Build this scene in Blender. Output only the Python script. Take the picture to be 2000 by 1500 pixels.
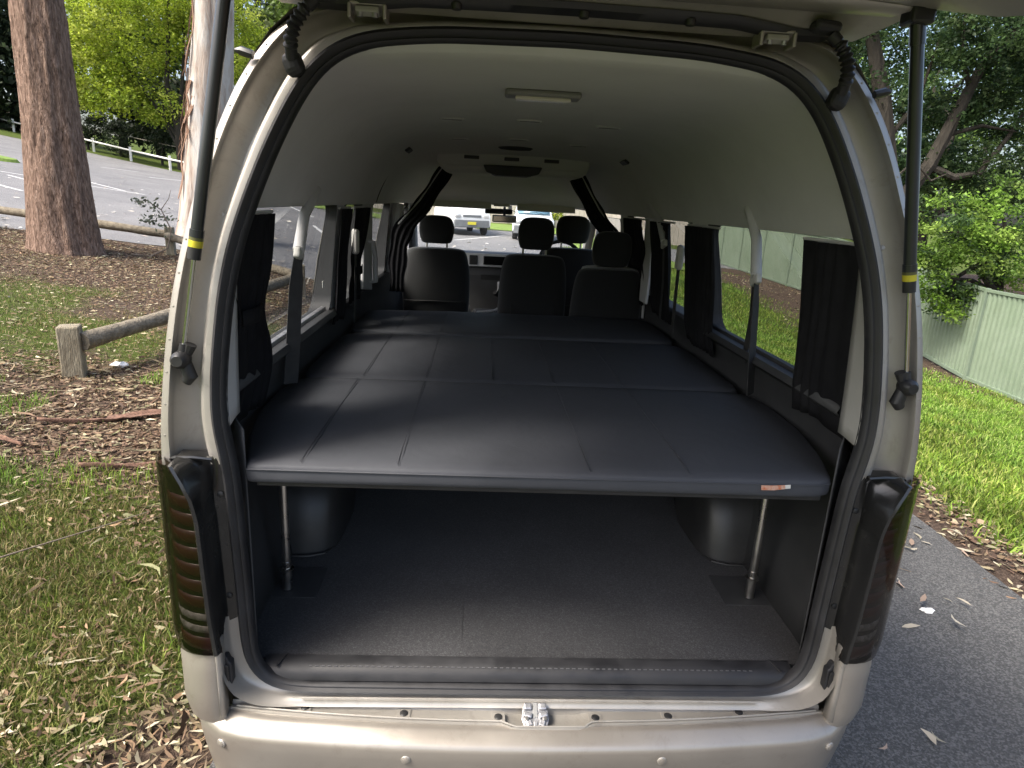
import bpy, math, random
import numpy as np
from mathutils import Vector, Matrix
R = math.radians
random.seed(7); rng = np.random.default_rng(7)
for o in list(bpy.data.objects): bpy.data.objects.remove(o)
SC = bpy.context.scene; COL = SC.collection

# ------------------------------------------------------------------ camera
cam = bpy.data.cameras.new('camera'); cam.sensor_width = 36; cam.lens = 1266.1/2000*36
cam.clip_start = .02; cam.clip_end = 2000
co = bpy.data.objects.new('camera', cam); COL.objects.link(co)
YAW, PITCH, ROLL = .0584460, .2734795, .0525096
_f = Vector((math.sin(YAW)*math.cos(PITCH), math.cos(YAW)*math.cos(PITCH), -math.sin(PITCH)))
_r = Vector((math.cos(YAW), -math.sin(YAW), 0)); _u = _r.cross(_f)
_r2 = _r*math.cos(ROLL)+_u*math.sin(ROLL); _u2 = _u*math.cos(ROLL)-_r*math.sin(ROLL)
co.matrix_world = Matrix(((_r2.x,_u2.x,-_f.x,-.18785),(_r2.y,_u2.y,-_f.y,-1.45491),(_r2.z,_u2.z,-_f.z,1.87995),(0,0,0,1)))
SC.camera = co

# ------------------------------------------------------------------ daylight
SUN_EL, SUN_AZ = R(52), R(242)          # azimuth clockwise from +Y: left of and behind the camera
w = bpy.data.worlds.new('World'); SC.world = w; w.use_nodes = True
nt = w.node_tree; nt.nodes.clear()
sky = nt.nodes.new('ShaderNodeTexSky'); sky.sky_type = 'NISHITA'; sky.sun_disc = False
sky.sun_elevation = SUN_EL; sky.sun_rotation = SUN_AZ; sky.dust_density = 5.5; sky.air_density = 1.0; sky.ozone_density = 1.0
bg = nt.nodes.new('ShaderNodeBackground'); bg.inputs[1].default_value = .15
wo = nt.nodes.new('ShaderNodeOutputWorld')
nt.links.new(sky.outputs[0], bg.inputs[0]); nt.links.new(bg.outputs[0], wo.inputs[0])
sl = bpy.data.lights.new('sun', 'SUN'); sl.energy = 2.3; sl.angle = R(20); sl.color = (1, .955, .88)
so = bpy.data.objects.new('sun', sl); COL.objects.link(so)
sd = Vector((math.sin(SUN_AZ)*math.cos(SUN_EL), math.cos(SUN_AZ)*math.cos(SUN_EL), math.sin(SUN_EL)))
so.rotation_euler = sd.to_track_quat('Z', 'Y').to_euler(); so.location = (-20, -20, 40)
SC.view_settings.view_transform = 'Standard'; SC.view_settings.look = 'None'
SC.view_settings.exposure = 1.38; SC.view_settings.gamma = 1; SC.view_settings.use_curve_mapping = False
SC.render.engine = 'CYCLES'
cy = SC.cycles; cy.use_denoising = True; cy.max_bounces = 9; cy.diffuse_bounces = 5; cy.glossy_bounces = 4
cy.transmission_bounces = 6; cy.transparent_max_bounces = 14; cy.sample_clamp_indirect = 8
cy.caustics_reflective = False; cy.caustics_refractive = False

# ------------------------------------------------------------------ materials
MATS = {}
def nodes(name):
    m = bpy.data.materials.new(name); m.use_nodes = True; t = m.node_tree; t.nodes.clear()
    out = t.nodes.new('ShaderNodeOutputMaterial'); MATS[name] = m
    return m, t, out
def N(t, kind, **kw):
    n = t.nodes.new(kind)
    for k, v in kw.items():
        if hasattr(n, k) and not k[0].isupper(): setattr(n, k, v)
        else:
            n.inputs[k.replace('_', ' ')].default_value = v
    return n
def coord(t, scale=(1,1,1), obj=True):
    tc = t.nodes.new('ShaderNodeTexCoord'); mp = t.nodes.new('ShaderNodeMapping'); mp.inputs['Scale'].default_value = scale
    t.links.new(tc.outputs['Object'], mp.inputs[0]); return mp.outputs[0]
def ramp(t, fac, stops):
    r = t.nodes.new('ShaderNodeValToRGB'); e = r.color_ramp.elements
    while len(e) < len(stops): e.new(.5)
    for el, (p, c) in zip(e, stops):
        el.position = p; el.color = (*c, 1) if len(c) == 3 else c
    t.links.new(fac, r.inputs[0]); return r.outputs[0]
def mat(name, col, rough=.5, metal=0, col2=None, scale=8, stretch=(1,1,1), detail=6, bump=0, bscale=None, bdist=.01, spec=.5, coat=0, lo=.35, hi=.65, rough2=None, sheen=0, grime=0, gscale=9, pucker=0):
    """Principled material; colour varies between col and col2 by noise, fine relief by a second noise."""
    m, t, out = nodes(name)
    b = N(t, 'ShaderNodeBsdfPrincipled'); L = t.links.new
    b.inputs['Base Color'].default_value = (*col, 1); b.inputs['Roughness'].default_value = rough
    b.inputs['Metallic'].default_value = metal; b.inputs['Specular IOR Level'].default_value = spec
    b.inputs['Coat Weight'].default_value = coat; b.inputs['Coat Roughness'].default_value = .08
    b.inputs['Sheen Weight'].default_value = sheen
    v = coord(t, stretch)
    if col2:
        n = N(t, 'ShaderNodeTexNoise', Scale=scale, Detail=detail, Roughness=.6); L(v, n.inputs['Vector'])
        L(ramp(t, n.outputs[0], [(lo, col), (hi, col2)]), b.inputs['Base Color'])
        if rough2 is not None:
            L(ramp(t, n.outputs[0], [(lo, (rough,)*3), (hi, (rough2,)*3)]), b.inputs['Roughness'])
    if grime:
        g1 = N(t, 'ShaderNodeTexNoise', Scale=gscale, Detail=12, Roughness=.78); g1.inputs['Distortion'].default_value = .5; L(v, g1.inputs['Vector'])
        gc = ramp(t, g1.outputs[0], [(.30,(1-grime,1-grime*1.05,1-grime*1.15)),(.47,(1,1,1)),(.72,(1,1,1)),(.86,(1+grime*.5,1+grime*.5,1+grime*.5))])
        mg = N(t, 'ShaderNodeMixRGB', blend_type='MULTIPLY'); mg.inputs[0].default_value = 1
        src = b.inputs['Base Color'].links[0].from_socket if b.inputs['Base Color'].links else None
        if src: L(src, mg.inputs[1])
        else: mg.inputs[1].default_value = (*col, 1)
        L(gc, mg.inputs[2]); L(mg.outputs[0], b.inputs['Base Color'])
    if bump:
        n2 = N(t, 'ShaderNodeTexNoise', Scale=bscale or scale*4, Detail=5); L(v, n2.inputs['Vector'])
        bp = N(t, 'ShaderNodeBump', Strength=bump, Distance=bdist); L(n2.outputs[0], bp.inputs['Height']); L(bp.outputs[0], b.inputs['Normal'])
        if pucker:
            n5 = N(t, 'ShaderNodeTexNoise', Scale=7, Detail=4, Roughness=.55); n5.inputs['Distortion'].default_value = .4; L(v, n5.inputs['Vector'])
            bq = N(t, 'ShaderNodeBump', Strength=pucker, Distance=.03); L(n5.outputs[0], bq.inputs['Height']); L(bp.outputs[0], bq.inputs['Normal']); L(bq.outputs[0], b.inputs['Normal'])
    L(b.outputs[0], out.inputs[0]); return m
def leaf_mat(name, trans=.35, rough=.55):
    """colour of each leaf or blade is stored on it; light also passes through"""
    m, t, out = nodes(name); L = t.links.new
    a = t.nodes.new('ShaderNodeAttribute'); a.attribute_name = 'Col'
    b = N(t, 'ShaderNodeBsdfPrincipled', Roughness=rough); b.inputs['Specular IOR Level'].default_value = .3; L(a.outputs[0], b.inputs['Base Color'])
    tr = t.nodes.new('ShaderNodeBsdfTranslucent'); L(a.outputs[0], tr.inputs[0])
    mx = t.nodes.new('ShaderNodeMixShader'); mx.inputs[0].default_value = trans
    L(b.outputs[0], mx.inputs[1]); L(tr.outputs[0], mx.inputs[2]); L(mx.outputs[0], out.inputs[0]); return m
def glass_mat(name, tint, refl=1.0, rough=.02):
    m, t, out = nodes(name); L = t.links.new
    tr = t.nodes.new('ShaderNodeBsdfTransparent'); tr.inputs[0].default_value = (*tint, 1)
    g = N(t, 'ShaderNodeBsdfGlossy', Roughness=rough); g.inputs[0].default_value = (refl, refl, refl, 1)
    lw = N(t, 'ShaderNodeLayerWeight', Blend=.5); pw = N(t, 'ShaderNodeMath', operation='POWER'); L(lw.outputs['Facing'], pw.inputs[0]); pw.inputs[1].default_value = 5
    ma = N(t, 'ShaderNodeMath', operation='MULTIPLY_ADD'); L(pw.outputs[0], ma.inputs[0]); ma.inputs[1].default_value = .93; ma.inputs[2].default_value = .06
    mx = t.nodes.new('ShaderNodeMixShader')
    L(ma.outputs[0], mx.inputs[0]); L(tr.outputs[0], mx.inputs[1]); L(g.outputs[0], mx.inputs[2]); L(mx.outputs[0], out.inputs[0]); return m

mat('paint', (.39,.365,.325), .33, .55, (.43,.405,.365), 3, bump=.05, bscale=900, bdist=.0005, coat=.3, rough2=.42, grime=.12, gscale=14)
mat('paint_jamb', (.375,.352,.315), .36, .5, (.425,.40,.36), 5, coat=.15, rough2=.5, grime=.22, gscale=11)
mat('bumper_paint', (.335,.305,.266), .3, .55, (.375,.343,.30), 4, coat=.3, rough2=.42, bump=.05, bscale=900, bdist=.0005, grime=.16, gscale=12)
mat('rubber', (.013,.013,.0145), .45, 0, (.024,.024,.026), 14, bump=.1, bscale=120, bdist=.001, rough2=.65)
mat('black_plastic', (.014,.014,.015), .38, 0, (.025,.025,.025), 10, bump=.08, bscale=300, bdist=.0006, rough2=.5)
mat('gloss_black', (.010,.010,.010), .16, 0, (.02,.02,.019), 8, coat=.3, rough2=.3)
mat('headliner', (.64,.64,.635), .9, 0, (.70,.70,.695), 2.5, bump=.35, bscale=320, bdist=.0012, sheen=.2, grime=.06, gscale=3)
mat('pale_trim', (.60,.60,.60), .6, 0, (.66,.66,.655), 6, bump=.05, bscale=400, bdist=.0006)
mat('dark_trim', (.040,.041,.043), .6, 0, (.055,.056,.058), 6, bump=.2, bscale=500, bdist=.0008)
mat('arch_plastic', (.028,.028,.028), .38, 0, (.045,.044,.043), 10, bump=.1, bscale=500, bdist=.0006)
mat('vinyl', (.052,.055,.063), .6, 0, (.064,.067,.076), 3.2, bump=.18, bscale=420, bdist=.0008, rough2=.7, spec=.28, grime=.10, gscale=5, pucker=.12)
mat('seat_fabric', (.020,.021,.023), .85, 0, (.022,.023,.024), 20, bump=.3, bscale=500, bdist=.001, sheen=.2)
mat('curtain_fabric', (.012,.012,.014), .85, 0, (.018,.018,.020), 12, bump=.2, bscale=600, bdist=.001, sheen=0, spec=.15)
mat('belt_fabric', (.035,.035,.036), .7, 0, (.05,.05,.05), 30, bump=.2, bscale=700, bdist=.0006)
mat('steel', (.55,.53,.50), .25, 1, (.66,.64,.61), 12, rough2=.4)
mat('zinc', (.36,.36,.375), .33, .7, (.52,.52,.53), 30, rough2=.5)
mat('chrome_rod', (.55,.56,.52), .12, 1)
mat('strut_black', (.016,.019,.021), .3, 0, (.024,.027,.029), 6, coat=.2)
mat('yellow_label', (.62,.55,.03), .5, 0, (.5,.44,.03), 40)
mat('label_dark', (.10,.10,.03), .5)
mat('white_plastic', (.62,.61,.57), .45, 0, (.68,.67,.63), 8)
mat('pillar_grey', (.40,.39,.365), .7, 0, (.45,.44,.415), 6)
mat('lamp_housing', (.22,.22,.215), .5, 0, (.26,.26,.255), 8)
mat('lamp_lens', (.66,.63,.55), .25, 0, (.72,.69,.6), 8)
mat('silver_plastic', (.62,.62,.63), .4, .2, (.70,.70,.71), 10)
mat('screen_off', (.006,.006,.007), .12)
mat('screen_blue', (.03,.05,.16), .2, 0, (.10,.12,.22), 40)
mat('tag_orange', (.45,.12,.04), .6, 0, (.55,.42,.33), 60)
mat('stitch', (.085,.085,.09), .8)
mat('lens_red', (.115,.026,.022), .25, 0, (.14,.042,.034), 4, coat=.5)
mat('lens_smoke', (.024,.016,.013), .10, 0, (.030,.026,.02), 3, coat=.6, spec=.6)
mat('lens_clear', (.62,.61,.56), .2, 0, (.25,.24,.20), 60, coat=.5)
mat('tyre', (.018,.018,.018), .85, 0, (.03,.03,.03), 30, bump=.3, bscale=60)
mat('white_paint_metal', (.74,.75,.76), .3, 0, (.78,.79,.8), 4, coat=.4)
mat('grey_bumper', (.13,.14,.15), .5, 0, (.17,.18,.19), 6)
mat('headlamp', (.55,.55,.55), .1, .4, (.7,.7,.7), 20, coat=.6)
mat('plate_yellow', (.62,.55,.04), .5, 0, (.66,.6,.06), 20)
mat('post_timber', (.15,.125,.085), .9, 0, (.28,.245,.175), 6, (6,6,1), bump=.7, bscale=14, bdist=.02)
mat('log_timber', (.12,.10,.07), .9, 0, (.23,.195,.14), 5, (3,3,3), bump=.7, bscale=16, bdist=.02)
mat('white_timber', (.62,.61,.57), .7, 0, (.74,.73,.7), 6, bump=.2, bscale=20)
mat('paling', (.25,.225,.18), .95, 0, (.38,.345,.285), 1.2, (1,1,.15), bump=.4, bscale=8, bdist=.02)
mat('steel_fence', (.17,.225,.155), .45, .1, (.20,.255,.185), 1.5, bump=.03, bscale=40, rough2=.5, grime=.2, gscale=2.5)
mat('steel_fence_post', (.16,.21,.15), .45, .1, (.19,.245,.175), 3)
mat('beige_wall', (.46,.41,.35), .9, 0, (.52,.47,.41), 1.5, bump=.2, bscale=12)
mat('bark_strip', (.075,.040,.028), .95, 0, (.22,.125,.085), 30, (1,6,1), bump=.5, bscale=40, bdist=.01)
mat('line_paint', (.62,.62,.61), .8, 0, (.40,.40,.40), 6, detail=10, lo=.45, hi=.75)
mat('litter_white', (.70,.69,.66), .7, 0, (.78,.77,.74), 10)
mat('twig', (.13,.10,.075), .9, 0, (.20,.165,.13), 20)
leaf_mat('leaf', .45); leaf_mat('leaf_dry', .12, .75); leaf_mat('blade', .3, .6)
glass_mat('smoke_lens', (.25,.235,.23), .8); glass_mat('tinted_glass', (.50,.51,.51)); glass_mat('dark_glass', (.20,.22,.24), 1); glass_mat('clear_glass', (.93,.95,.94), 1)
mat('gate_glass', (.010,.018,.024), .06, 0, (.014,.022,.028), 2, coat=.4)
mat('far_glass', (.10,.20,.28), .06, 0, (.16,.30,.40), 3, coat=.6)

def carpet():
    m, t, out = nodes('carpet'); L = t.links.new; v = coord(t)
    n = N(t, 'ShaderNodeTexNoise', Scale=230, Detail=5, Roughness=.85); L(v, n.inputs['Vector'])
    n2 = N(t, 'ShaderNodeTexNoise', Scale=3.5, Detail=6); L(v, n2.inputs['Vector'])
    c1 = ramp(t, n.outputs[0], [(.35,(.016,.016,.017)),(.55,(.040,.040,.042)),(.75,(.15,.15,.15))])
    c2 = ramp(t, n2.outputs[0], [(.35,(.8,.8,.8)),(.7,(1.2,1.2,1.2))])
    mx = N(t, 'ShaderNodeMixRGB', blend_type='MULTIPLY'); mx.inputs[0].default_value = 1; L(c1, mx.inputs[1]); L(c2, mx.inputs[2])
    b = N(t, 'ShaderNodeBsdfPrincipled', Roughness=.95); b.inputs['Specular IOR Level'].default_value = .15; b.inputs['Sheen Weight'].default_value = .15
    bp = N(t, 'ShaderNodeBump', Strength=.5, Distance=.002); L(n.outputs[0], bp.inputs['Height'])
    L(mx.outputs[0], b.inputs['Base Color']); L(bp.outputs[0], b.inputs['Normal']); L(b.outputs[0], out.inputs[0])
carpet()
def asphalt(name, dark, light):
    m, t, out = nodes(name); L = t.links.new; v = coord(t)
    n = N(t, 'ShaderNodeTexVoronoi', Scale=95); L(v, n.inputs['Vector'])
    n2 = N(t, 'ShaderNodeTexNoise', Scale=.5, Detail=8, Roughness=.65); L(v, n2.inputs['Vector'])
    n3 = N(t, 'ShaderNodeTexVoronoi', Scale=130, Randomness=1)
    n3.distance = 'EUCLIDEAN'; L(v, n3.inputs['Vector'])
    n4 = N(t, 'ShaderNodeTexNoise', Scale=170, Detail=3, Roughness=.6); L(v, n4.inputs['Vector'])
    sp = N(t, 'ShaderNodeSeparateColor'); L(n3.outputs['Color'], sp.inputs[0]); av = N(t, 'ShaderNodeMath', operation='MULTIPLY_ADD'); L(sp.outputs[0], av.inputs[0]); av.inputs[1].default_value = .45; L(n4.outputs[0], av.inputs[2])
    c1 = ramp(t, av.outputs[0], [(.40,dark),(.72,light),(.93,tuple(c*2.0 for c in light))])
    c2 = ramp(t, n2.outputs[0], [(.3,(.75,.75,.76)),(.7,(1.25,1.23,1.2))])
    mx = N(t, 'ShaderNodeMixRGB', blend_type='MULTIPLY'); mx.inputs[0].default_value = 1; L(c1, mx.inputs[1]); L(c2, mx.inputs[2])
    b = N(t, 'ShaderNodeBsdfPrincipled', Roughness=.85)
    bp = N(t, 'ShaderNodeBump', Strength=.6, Distance=.006); L(n.outputs[0], bp.inputs['Height'])
    L(mx.outputs[0], b.inputs['Base Color']); L(bp.outputs[0], b.inputs['Normal']); L(b.outputs[0], out.inputs[0])
asphalt('asphalt_path', (.036,.0355,.034), (.060,.059,.056))
asphalt('asphalt_park', (.078,.078,.080), (.12,.12,.123))
def bark(name, stops, sx=9, sz=1.1):
    m, t, out = nodes(name); L = t.links.new; v = coord(t, (sx, sx, sz))
    n = N(t, 'ShaderNodeTexNoise', Scale=1.2, Detail=8, Roughness=.7); n.inputs['Distortion'].default_value = .6; L(v, n.inputs['Vector'])
    vo = N(t, 'ShaderNodeTexVoronoi', Scale=1.6, feature='DISTANCE_TO_EDGE'); L(v, vo.inputs['Vector'])
    c = ramp(t, n.outputs[0], stops)
    b = N(t, 'ShaderNodeBsdfPrincipled', Roughness=.95); b.inputs['Specular IOR Level'].default_value = .15
    bp = N(t, 'ShaderNodeBump', Strength=.9, Distance=.06); L(n.outputs[0], bp.inputs['Height'])
    bp2 = N(t, 'ShaderNodeBump', Strength=.5, Distance=.05); L(vo.outputs[0], bp2.inputs['Height']); L(bp.outputs[0], bp2.inputs['Normal'])
    L(c, b.inputs['Base Color']); L(bp2.outputs[0], b.inputs['Normal']); L(b.outputs[0], out.inputs[0])
bark('bark_brown', [(.33,(.06,.040,.030)),(.44,(.165,.108,.080)),(.56,(.285,.195,.148)),(.7,(.42,.315,.25))], 26, 5)
bark('bark_dark', [(.3,(.022,.020,.017)),(.6,(.055,.049,.040)),(.8,(.09,.08,.067))], 5, 1)
bark('bark_pale', [(.36,(.26,.19,.15)),(.46,(.40,.34,.29)),(.56,(.48,.455,.42)),(.8,(.53,.515,.50))], 2.2, .45)
bark('bark_peel', [(.3,(.10,.055,.036)),(.5,(.21,.13,.09)),(.75,(.36,.27,.21))], 6, .5)

# ------------------------------------------------------------------ mesh helpers
WOFF = {}
def link(o, parent=None):
    COL.objects.link(o)
    if parent is not None: o.parent = parent
    return o
def tag(o, label=None, cat=None, group=None, kind=None):
    if label: o['label'] = label
    if cat: o['category'] = cat
    if group: o['group'] = group
    if kind: o['kind'] = kind
    return o
def thing(name, label, cat, loc=(0,0,0), group=None):
    o = bpy.data.objects.new(name, None); o.location = loc; o.empty_display_size = .1; link(o)
    WOFF[o.name] = Vector(loc); return tag(o, label, cat, group)
def off(parent): return WOFF.get(parent.name, Vector((0,0,0))) if parent is not None else Vector((0,0,0))
def finish(name, me, m, parent, smooth, origin=None):
    me.materials.append(MATS[m] if isinstance(m, str) else m)
    if smooth: me.polygons.foreach_set('use_smooth', [True]*len(me.polygons))
    o = bpy.data.objects.new(name, me); link(o, parent)
    WOFF[o.name] = off(parent) if parent is not None else Vector(origin or (0,0,0))
    if parent is None and origin: o.location = origin
    return o
class MB:
    def __init__(s): s.v = []; s.f = []
    def add(s, vs, fs):
        n = len(s.v); s.v += [tuple(p) for p in vs]; s.f += [tuple(i+n for i in f) for f in fs]; return s
    def box(s, c, d, rz=0, rx=0, ry=0, taper=1):
        M = Matrix.Rotation(rz,3,'Z') @ Matrix.Rotation(ry,3,'Y') @ Matrix.Rotation(rx,3,'X')
        vs = []
        for k in (-1,1):
            t = taper if k > 0 else 1
            for (i,j) in ((-1,-1),(1,-1),(1,1),(-1,1)):
                vs.append(Vector(c)+M@Vector((i*d[0]/2*t, j*d[1]/2*t, k*d[2]/2)))
        return s.add(vs, [(0,3,2,1),(4,5,6,7),(0,1,5,4),(1,2,6,5),(2,3,7,6),(3,0,4,7)])
    def grid(s, rows, closed=False, skip=None):
        n = len(rows[0]); vs = [p for r in rows for p in r]; fs = []
        for i in range(len(rows)-1):
            for j in range(n if closed else n-1):
                if skip and skip(i, j): continue
                k = (j+1) % n
                fs.append((i*n+j, i*n+k, (i+1)*n+k, (i+1)*n+j))
        return s.add(vs, fs)
    def tube(s, path, r, n=10, caps=True, flat=None):
        P = [Vector(p) for p in path]; rows = []
        for i, p in enumerate(P):
            d = (P[min(i+1,len(P)-1)]-P[max(i-1,0)]).normalized()
            a = d.orthogonal().normalized() if i == 0 else (a-d*a.dot(d)).normalized()
            b = d.cross(a); rr = r[i] if hasattr(r, '__len__') else r
            rows.append([p+(a*math.cos(2*math.pi*k/n)+b*math.sin(2*math.pi*k/n))*rr for k in range(n)])
        base = len(s.v); s.grid(rows, True)
        if caps:
            s.f.append(tuple(base+k for k in range(n))[::-1]); e = base+(len(rows)-1)*n
            s.f.append(tuple(e+k for k in range(n)))
        return s
    def ribbon(s, path, width, thick=.002, side=(0,1,0)):
        """flat strap along a path, its width along side"""
        P = [Vector(p) for p in path]; rows = []; sd_ = Vector(side)
        for i, p in enumerate(P):
            d = (P[min(i+1,len(P)-1)]-P[max(i-1,0)]).normalized(); q = (sd_-d*sd_.dot(d)).normalized(); nn = d.cross(q)
            w_ = (width[i] if hasattr(width,'__len__') else width)/2; h = thick/2
            rows.append([p+q*w_+nn*h, p-q*w_+nn*h, p-q*w_-nn*h, p+q*w_-nn*h])
        base = len(s.v); s.grid(rows, True); s.f.append((base,base+1,base+2,base+3)); e = base+4*(len(rows)-1); s.f.append((e+3,e+2,e+1,e)); return s
    def prism(s, poly, z0, z1, axis='Z'):
        """outline (a,b) extruded; axis Z: (x,y), axis X: (y,z), axis Y: (x,z)"""
        f = {'Z': lambda a,b,c:(a,b,c), 'X': lambda a,b,c:(c,a,b), 'Y': lambda a,b,c:(a,c,b)}[axis]
        n = len(poly); vs = [f(a,b,z0) for a,b in poly]+[f(a,b,z1) for a,b in poly]
        fs = [tuple(range(n))[::-1], tuple(range(n,2*n))]+[(i,(i+1)%n,n+(i+1)%n,n+i) for i in range(n)]
        return s.add(vs, fs)
    def lathe(s, prof, c, axis='X', n=24):
        rows = []
        for (r, h) in prof:
            row = []
            for k in range(n):
                a = 2*math.pi*k/n; u, v_ = r*math.cos(a), r*math.sin(a)
                p = {'X':(h,u,v_),'Y':(u,h,v_),'Z':(u,v_,h)}[axis]
                row.append((c[0]+p[0], c[1]+p[1], c[2]+p[2]))
            rows.append(row)
        base = len(s.v); s.grid(rows, True); s.f.append(tuple(base+k for k in range(n))); e = base+(len(rows)-1)*n
        s.f.append(tuple(e+k for k in range(n))[::-1]); return s
    def build(s, name, m, parent=None, smooth=True, bev=0, seg=2, solid=0, sub=0, ang=35, fixn=True, origin=None):
        o_ = off(parent) if parent is not None else Vector(origin or (0,0,0))
        me = bpy.data.meshes.new(name); me.from_pydata([(p[0]-o_.x,p[1]-o_.y,p[2]-o_.z) for p in s.v], [], s.f)
        me.validate()
        import bmesh
        bm = bmesh.new(); bm.from_mesh(me)
        bmesh.ops.remove_doubles(bm, verts=bm.verts, dist=1e-5)
        if fixn: bmesh.ops.recalc_face_normals(bm, faces=bm.faces)
        bm.to_mesh(me); bm.free()
        o = finish(name, me, m, parent, False, origin)
        if solid: md = o.modifiers.new('solid','SOLIDIFY'); md.thickness = solid; md.offset = 0
        if bev: md = o.modifiers.new('bevel','BEVEL'); md.width = bev; md.segments = seg; md.limit_method = 'ANGLE'; md.angle_limit = R(30)
        if sub: md = o.modifiers.new('subsurf','SUBSURF'); md.levels = sub; md.render_levels = sub
        if smooth:
            me.polygons.foreach_set('use_smooth', [True]*len(me.polygons))
            if not bev: me.set_sharp_from_angle(angle=R(ang))
        return o
def np_mesh(name, V, F, m, parent=None, col=None, smooth=False, origin=None):
    V = np.asarray(V, np.float32); F = np.asarray(F, np.int32); me = bpy.data.meshes.new(name)
    o_ = off(parent) if parent is not None else Vector(origin or (0,0,0))
    V = V-np.array(o_, np.float32)
    me.vertices.add(len(V)); me.vertices.foreach_set('co', V.ravel())
    k = F.shape[1]; me.loops.add(F.size); me.loops.foreach_set('vertex_index', F.ravel())
    me.polygons.add(len(F)); me.polygons.foreach_set('loop_start', np.arange(0, F.size, k, dtype=np.int32))
    me.polygons.foreach_set('loop_total', np.full(len(F), k, np.int32))
    me.update(calc_edges=True)
    if col is not None:
        a = me.color_attributes.new('Col', 'FLOAT_COLOR', 'POINT')
        c = np.ones((len(V),4), np.float32); c[:,:3] = col; a.data.foreach_set('color', c.ravel())
    return finish(name, me, m, parent, smooth, origin)
def vnoise(x, y, s=1.0, seed=0):
    """smooth value noise 0..1"""
    x = np.asarray(x)*s; y = np.asarray(y)*s; xi = np.floor(x).astype(int); yi = np.floor(y).astype(int); fx = x-xi; fy = y-yi
    def h(a, b):
        q = np.sin(a*127.1+b*311.7+seed*74.7)*43758.5453; return q-np.floor(q)
    fx = fx*fx*(3-2*fx); fy = fy*fy*(3-2*fy)
    return (h(xi,yi)*(1-fx)+h(xi+1,yi)*fx)*(1-fy)+(h(xi,yi+1)*(1-fx)+h(xi+1,yi+1)*fx)*fy
def fbm(x, y, s=1, seed=0): return (vnoise(x,y,s,seed)+.5*vnoise(x,y,s*2.1,seed+1)+.25*vnoise(x,y,s*4.3,seed+2))/1.75

# ------------------------------------------------------------------ the ground
def T(x, y):
    """height of the ground: level round the van, rising to the left, falling to the right"""
    x = np.asarray(x, float); y = np.asarray(y, float)
    yp = np.clip(y, 0, 60); z = .013*yp*np.clip(yp/6, 0, 1)
    d = np.clip(-x-1.2, 0, 60); dd = np.minimum(d, 32)
    z = z+.085*dd+.0012*dd*dd+(d-dd)*.16
    t = np.clip((y-11)/6, 0, 1); s = .185+(.09-.185)*t
    z = z-s*np.clip(x-3, 0, 14)
    return z
def Tz(x, y): return float(T(x, y))
def park_near(x):            # near edge of the car park's asphalt
    return np.interp(x, [-60,-9,-6.6,-3.2,-1.2,3.0,3.3,14], [11.2,11.6,12.3,10.6,8.5,8.5,23,26])
def park_far(x):
    return np.interp(x, [-60,-32,-28,-19.6,-6,14], [47.5,46.4,47.4,44.5,36.5,35])
def grass_amount(x, y):
    """0 bare mulch and leaves .. 1 full turf"""
    n = fbm(x, y, 1.1, 3)-.5
    left = np.interp(y, [0.1,.9,1.5,2.0,2.5,3.6,4.2,5,6.5,8,10], [.95,1.0,1,.78,.22,.10,.32,.52,.48,.15,.02])
    left = left-np.clip((x+1.65)/.35,0,1)*np.clip(1.25-y,0,1)*.9
    right = np.interp(x, [2.95,3.2,3.6,6.6,8.4,9.6], [0,.35,1,1,.5,.15])
    right = right-.85*np.exp(-(((x-8.8)/2.2)**2+((y-17)/4.5)**2))
    g = np.where(x < 0, left, right)
    g = np.where(y > park_far(x)-1, 1.0, g)
    return np.clip(g+n*1.1, 0, 1)
def ground_mat():
    m, t, out = nodes('ground_soil'); L = t.links.new; v = coord(t)
    a = t.nodes.new('ShaderNodeAttribute'); a.attribute_name = 'Col'
    n = N(t, 'ShaderNodeTexNoise', Scale=22, Detail=10, Roughness=.75); L(v, n.inputs['Vector'])
    n2 = N(t, 'ShaderNodeTexNoise', Scale=60, Detail=6, Roughness=.7); L(v, n2.inputs['Vector'])
    soil = ramp(t, n2.outputs[0], [(.3,(.035,.025,.019)),(.5,(.085,.060,.045)),(.66,(.15,.11,.082)),(.8,(.30,.24,.18))])
    turf = ramp(t, n2.outputs[0], [(.3,(.025,.035,.008)),(.55,(.075,.105,.02)),(.75,(.15,.185,.045))])
    ad = N(t, 'ShaderNodeMath', operation='ADD'); L(a.outputs[2], ad.inputs[0])
    sb = N(t, 'ShaderNodeMath', operation='MULTIPLY_ADD'); L(n.outputs[0], sb.inputs[0]); sb.inputs[1].default_value = 1.2; sb.inputs[2].default_value = -.6
    L(sb.outputs[0], ad.inputs[1])
    f = ramp(t, ad.outputs[0], [(.4,(0,0,0)),(.6,(1,1,1))])
    mx = N(t, 'ShaderNodeMixRGB'); L(f, mx.inputs[0]); L(soil, mx.inputs[1]); L(turf, mx.inputs[2])
    b = N(t, 'ShaderNodeBsdfPrincipled', Roughness=.95); b.inputs['Specular IOR Level'].default_value = .1
    bp = N(t, 'ShaderNodeBump', Strength=.9, Distance=.03); L(n2.outputs[0], bp.inputs['Height'])
    L(mx.outputs[0], b.inputs['Base Color']); L(bp.outputs[0], b.inputs['Normal']); L(b.outputs[0], out.inputs[0])
ground_mat()
def axis(lo, hi, fine_lo, fine_hi, df, grow=1.12):
    a = list(np.arange(fine_lo, fine_hi+1e-6, df)); s = df
    while a[-1] < hi: s *= grow; a.append(min(a[-1]+s, hi))
    s = df
    while a[0] > lo: s *= grow; a.insert(0, max(a[0]-s, lo))
    return np.array(a)
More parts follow.
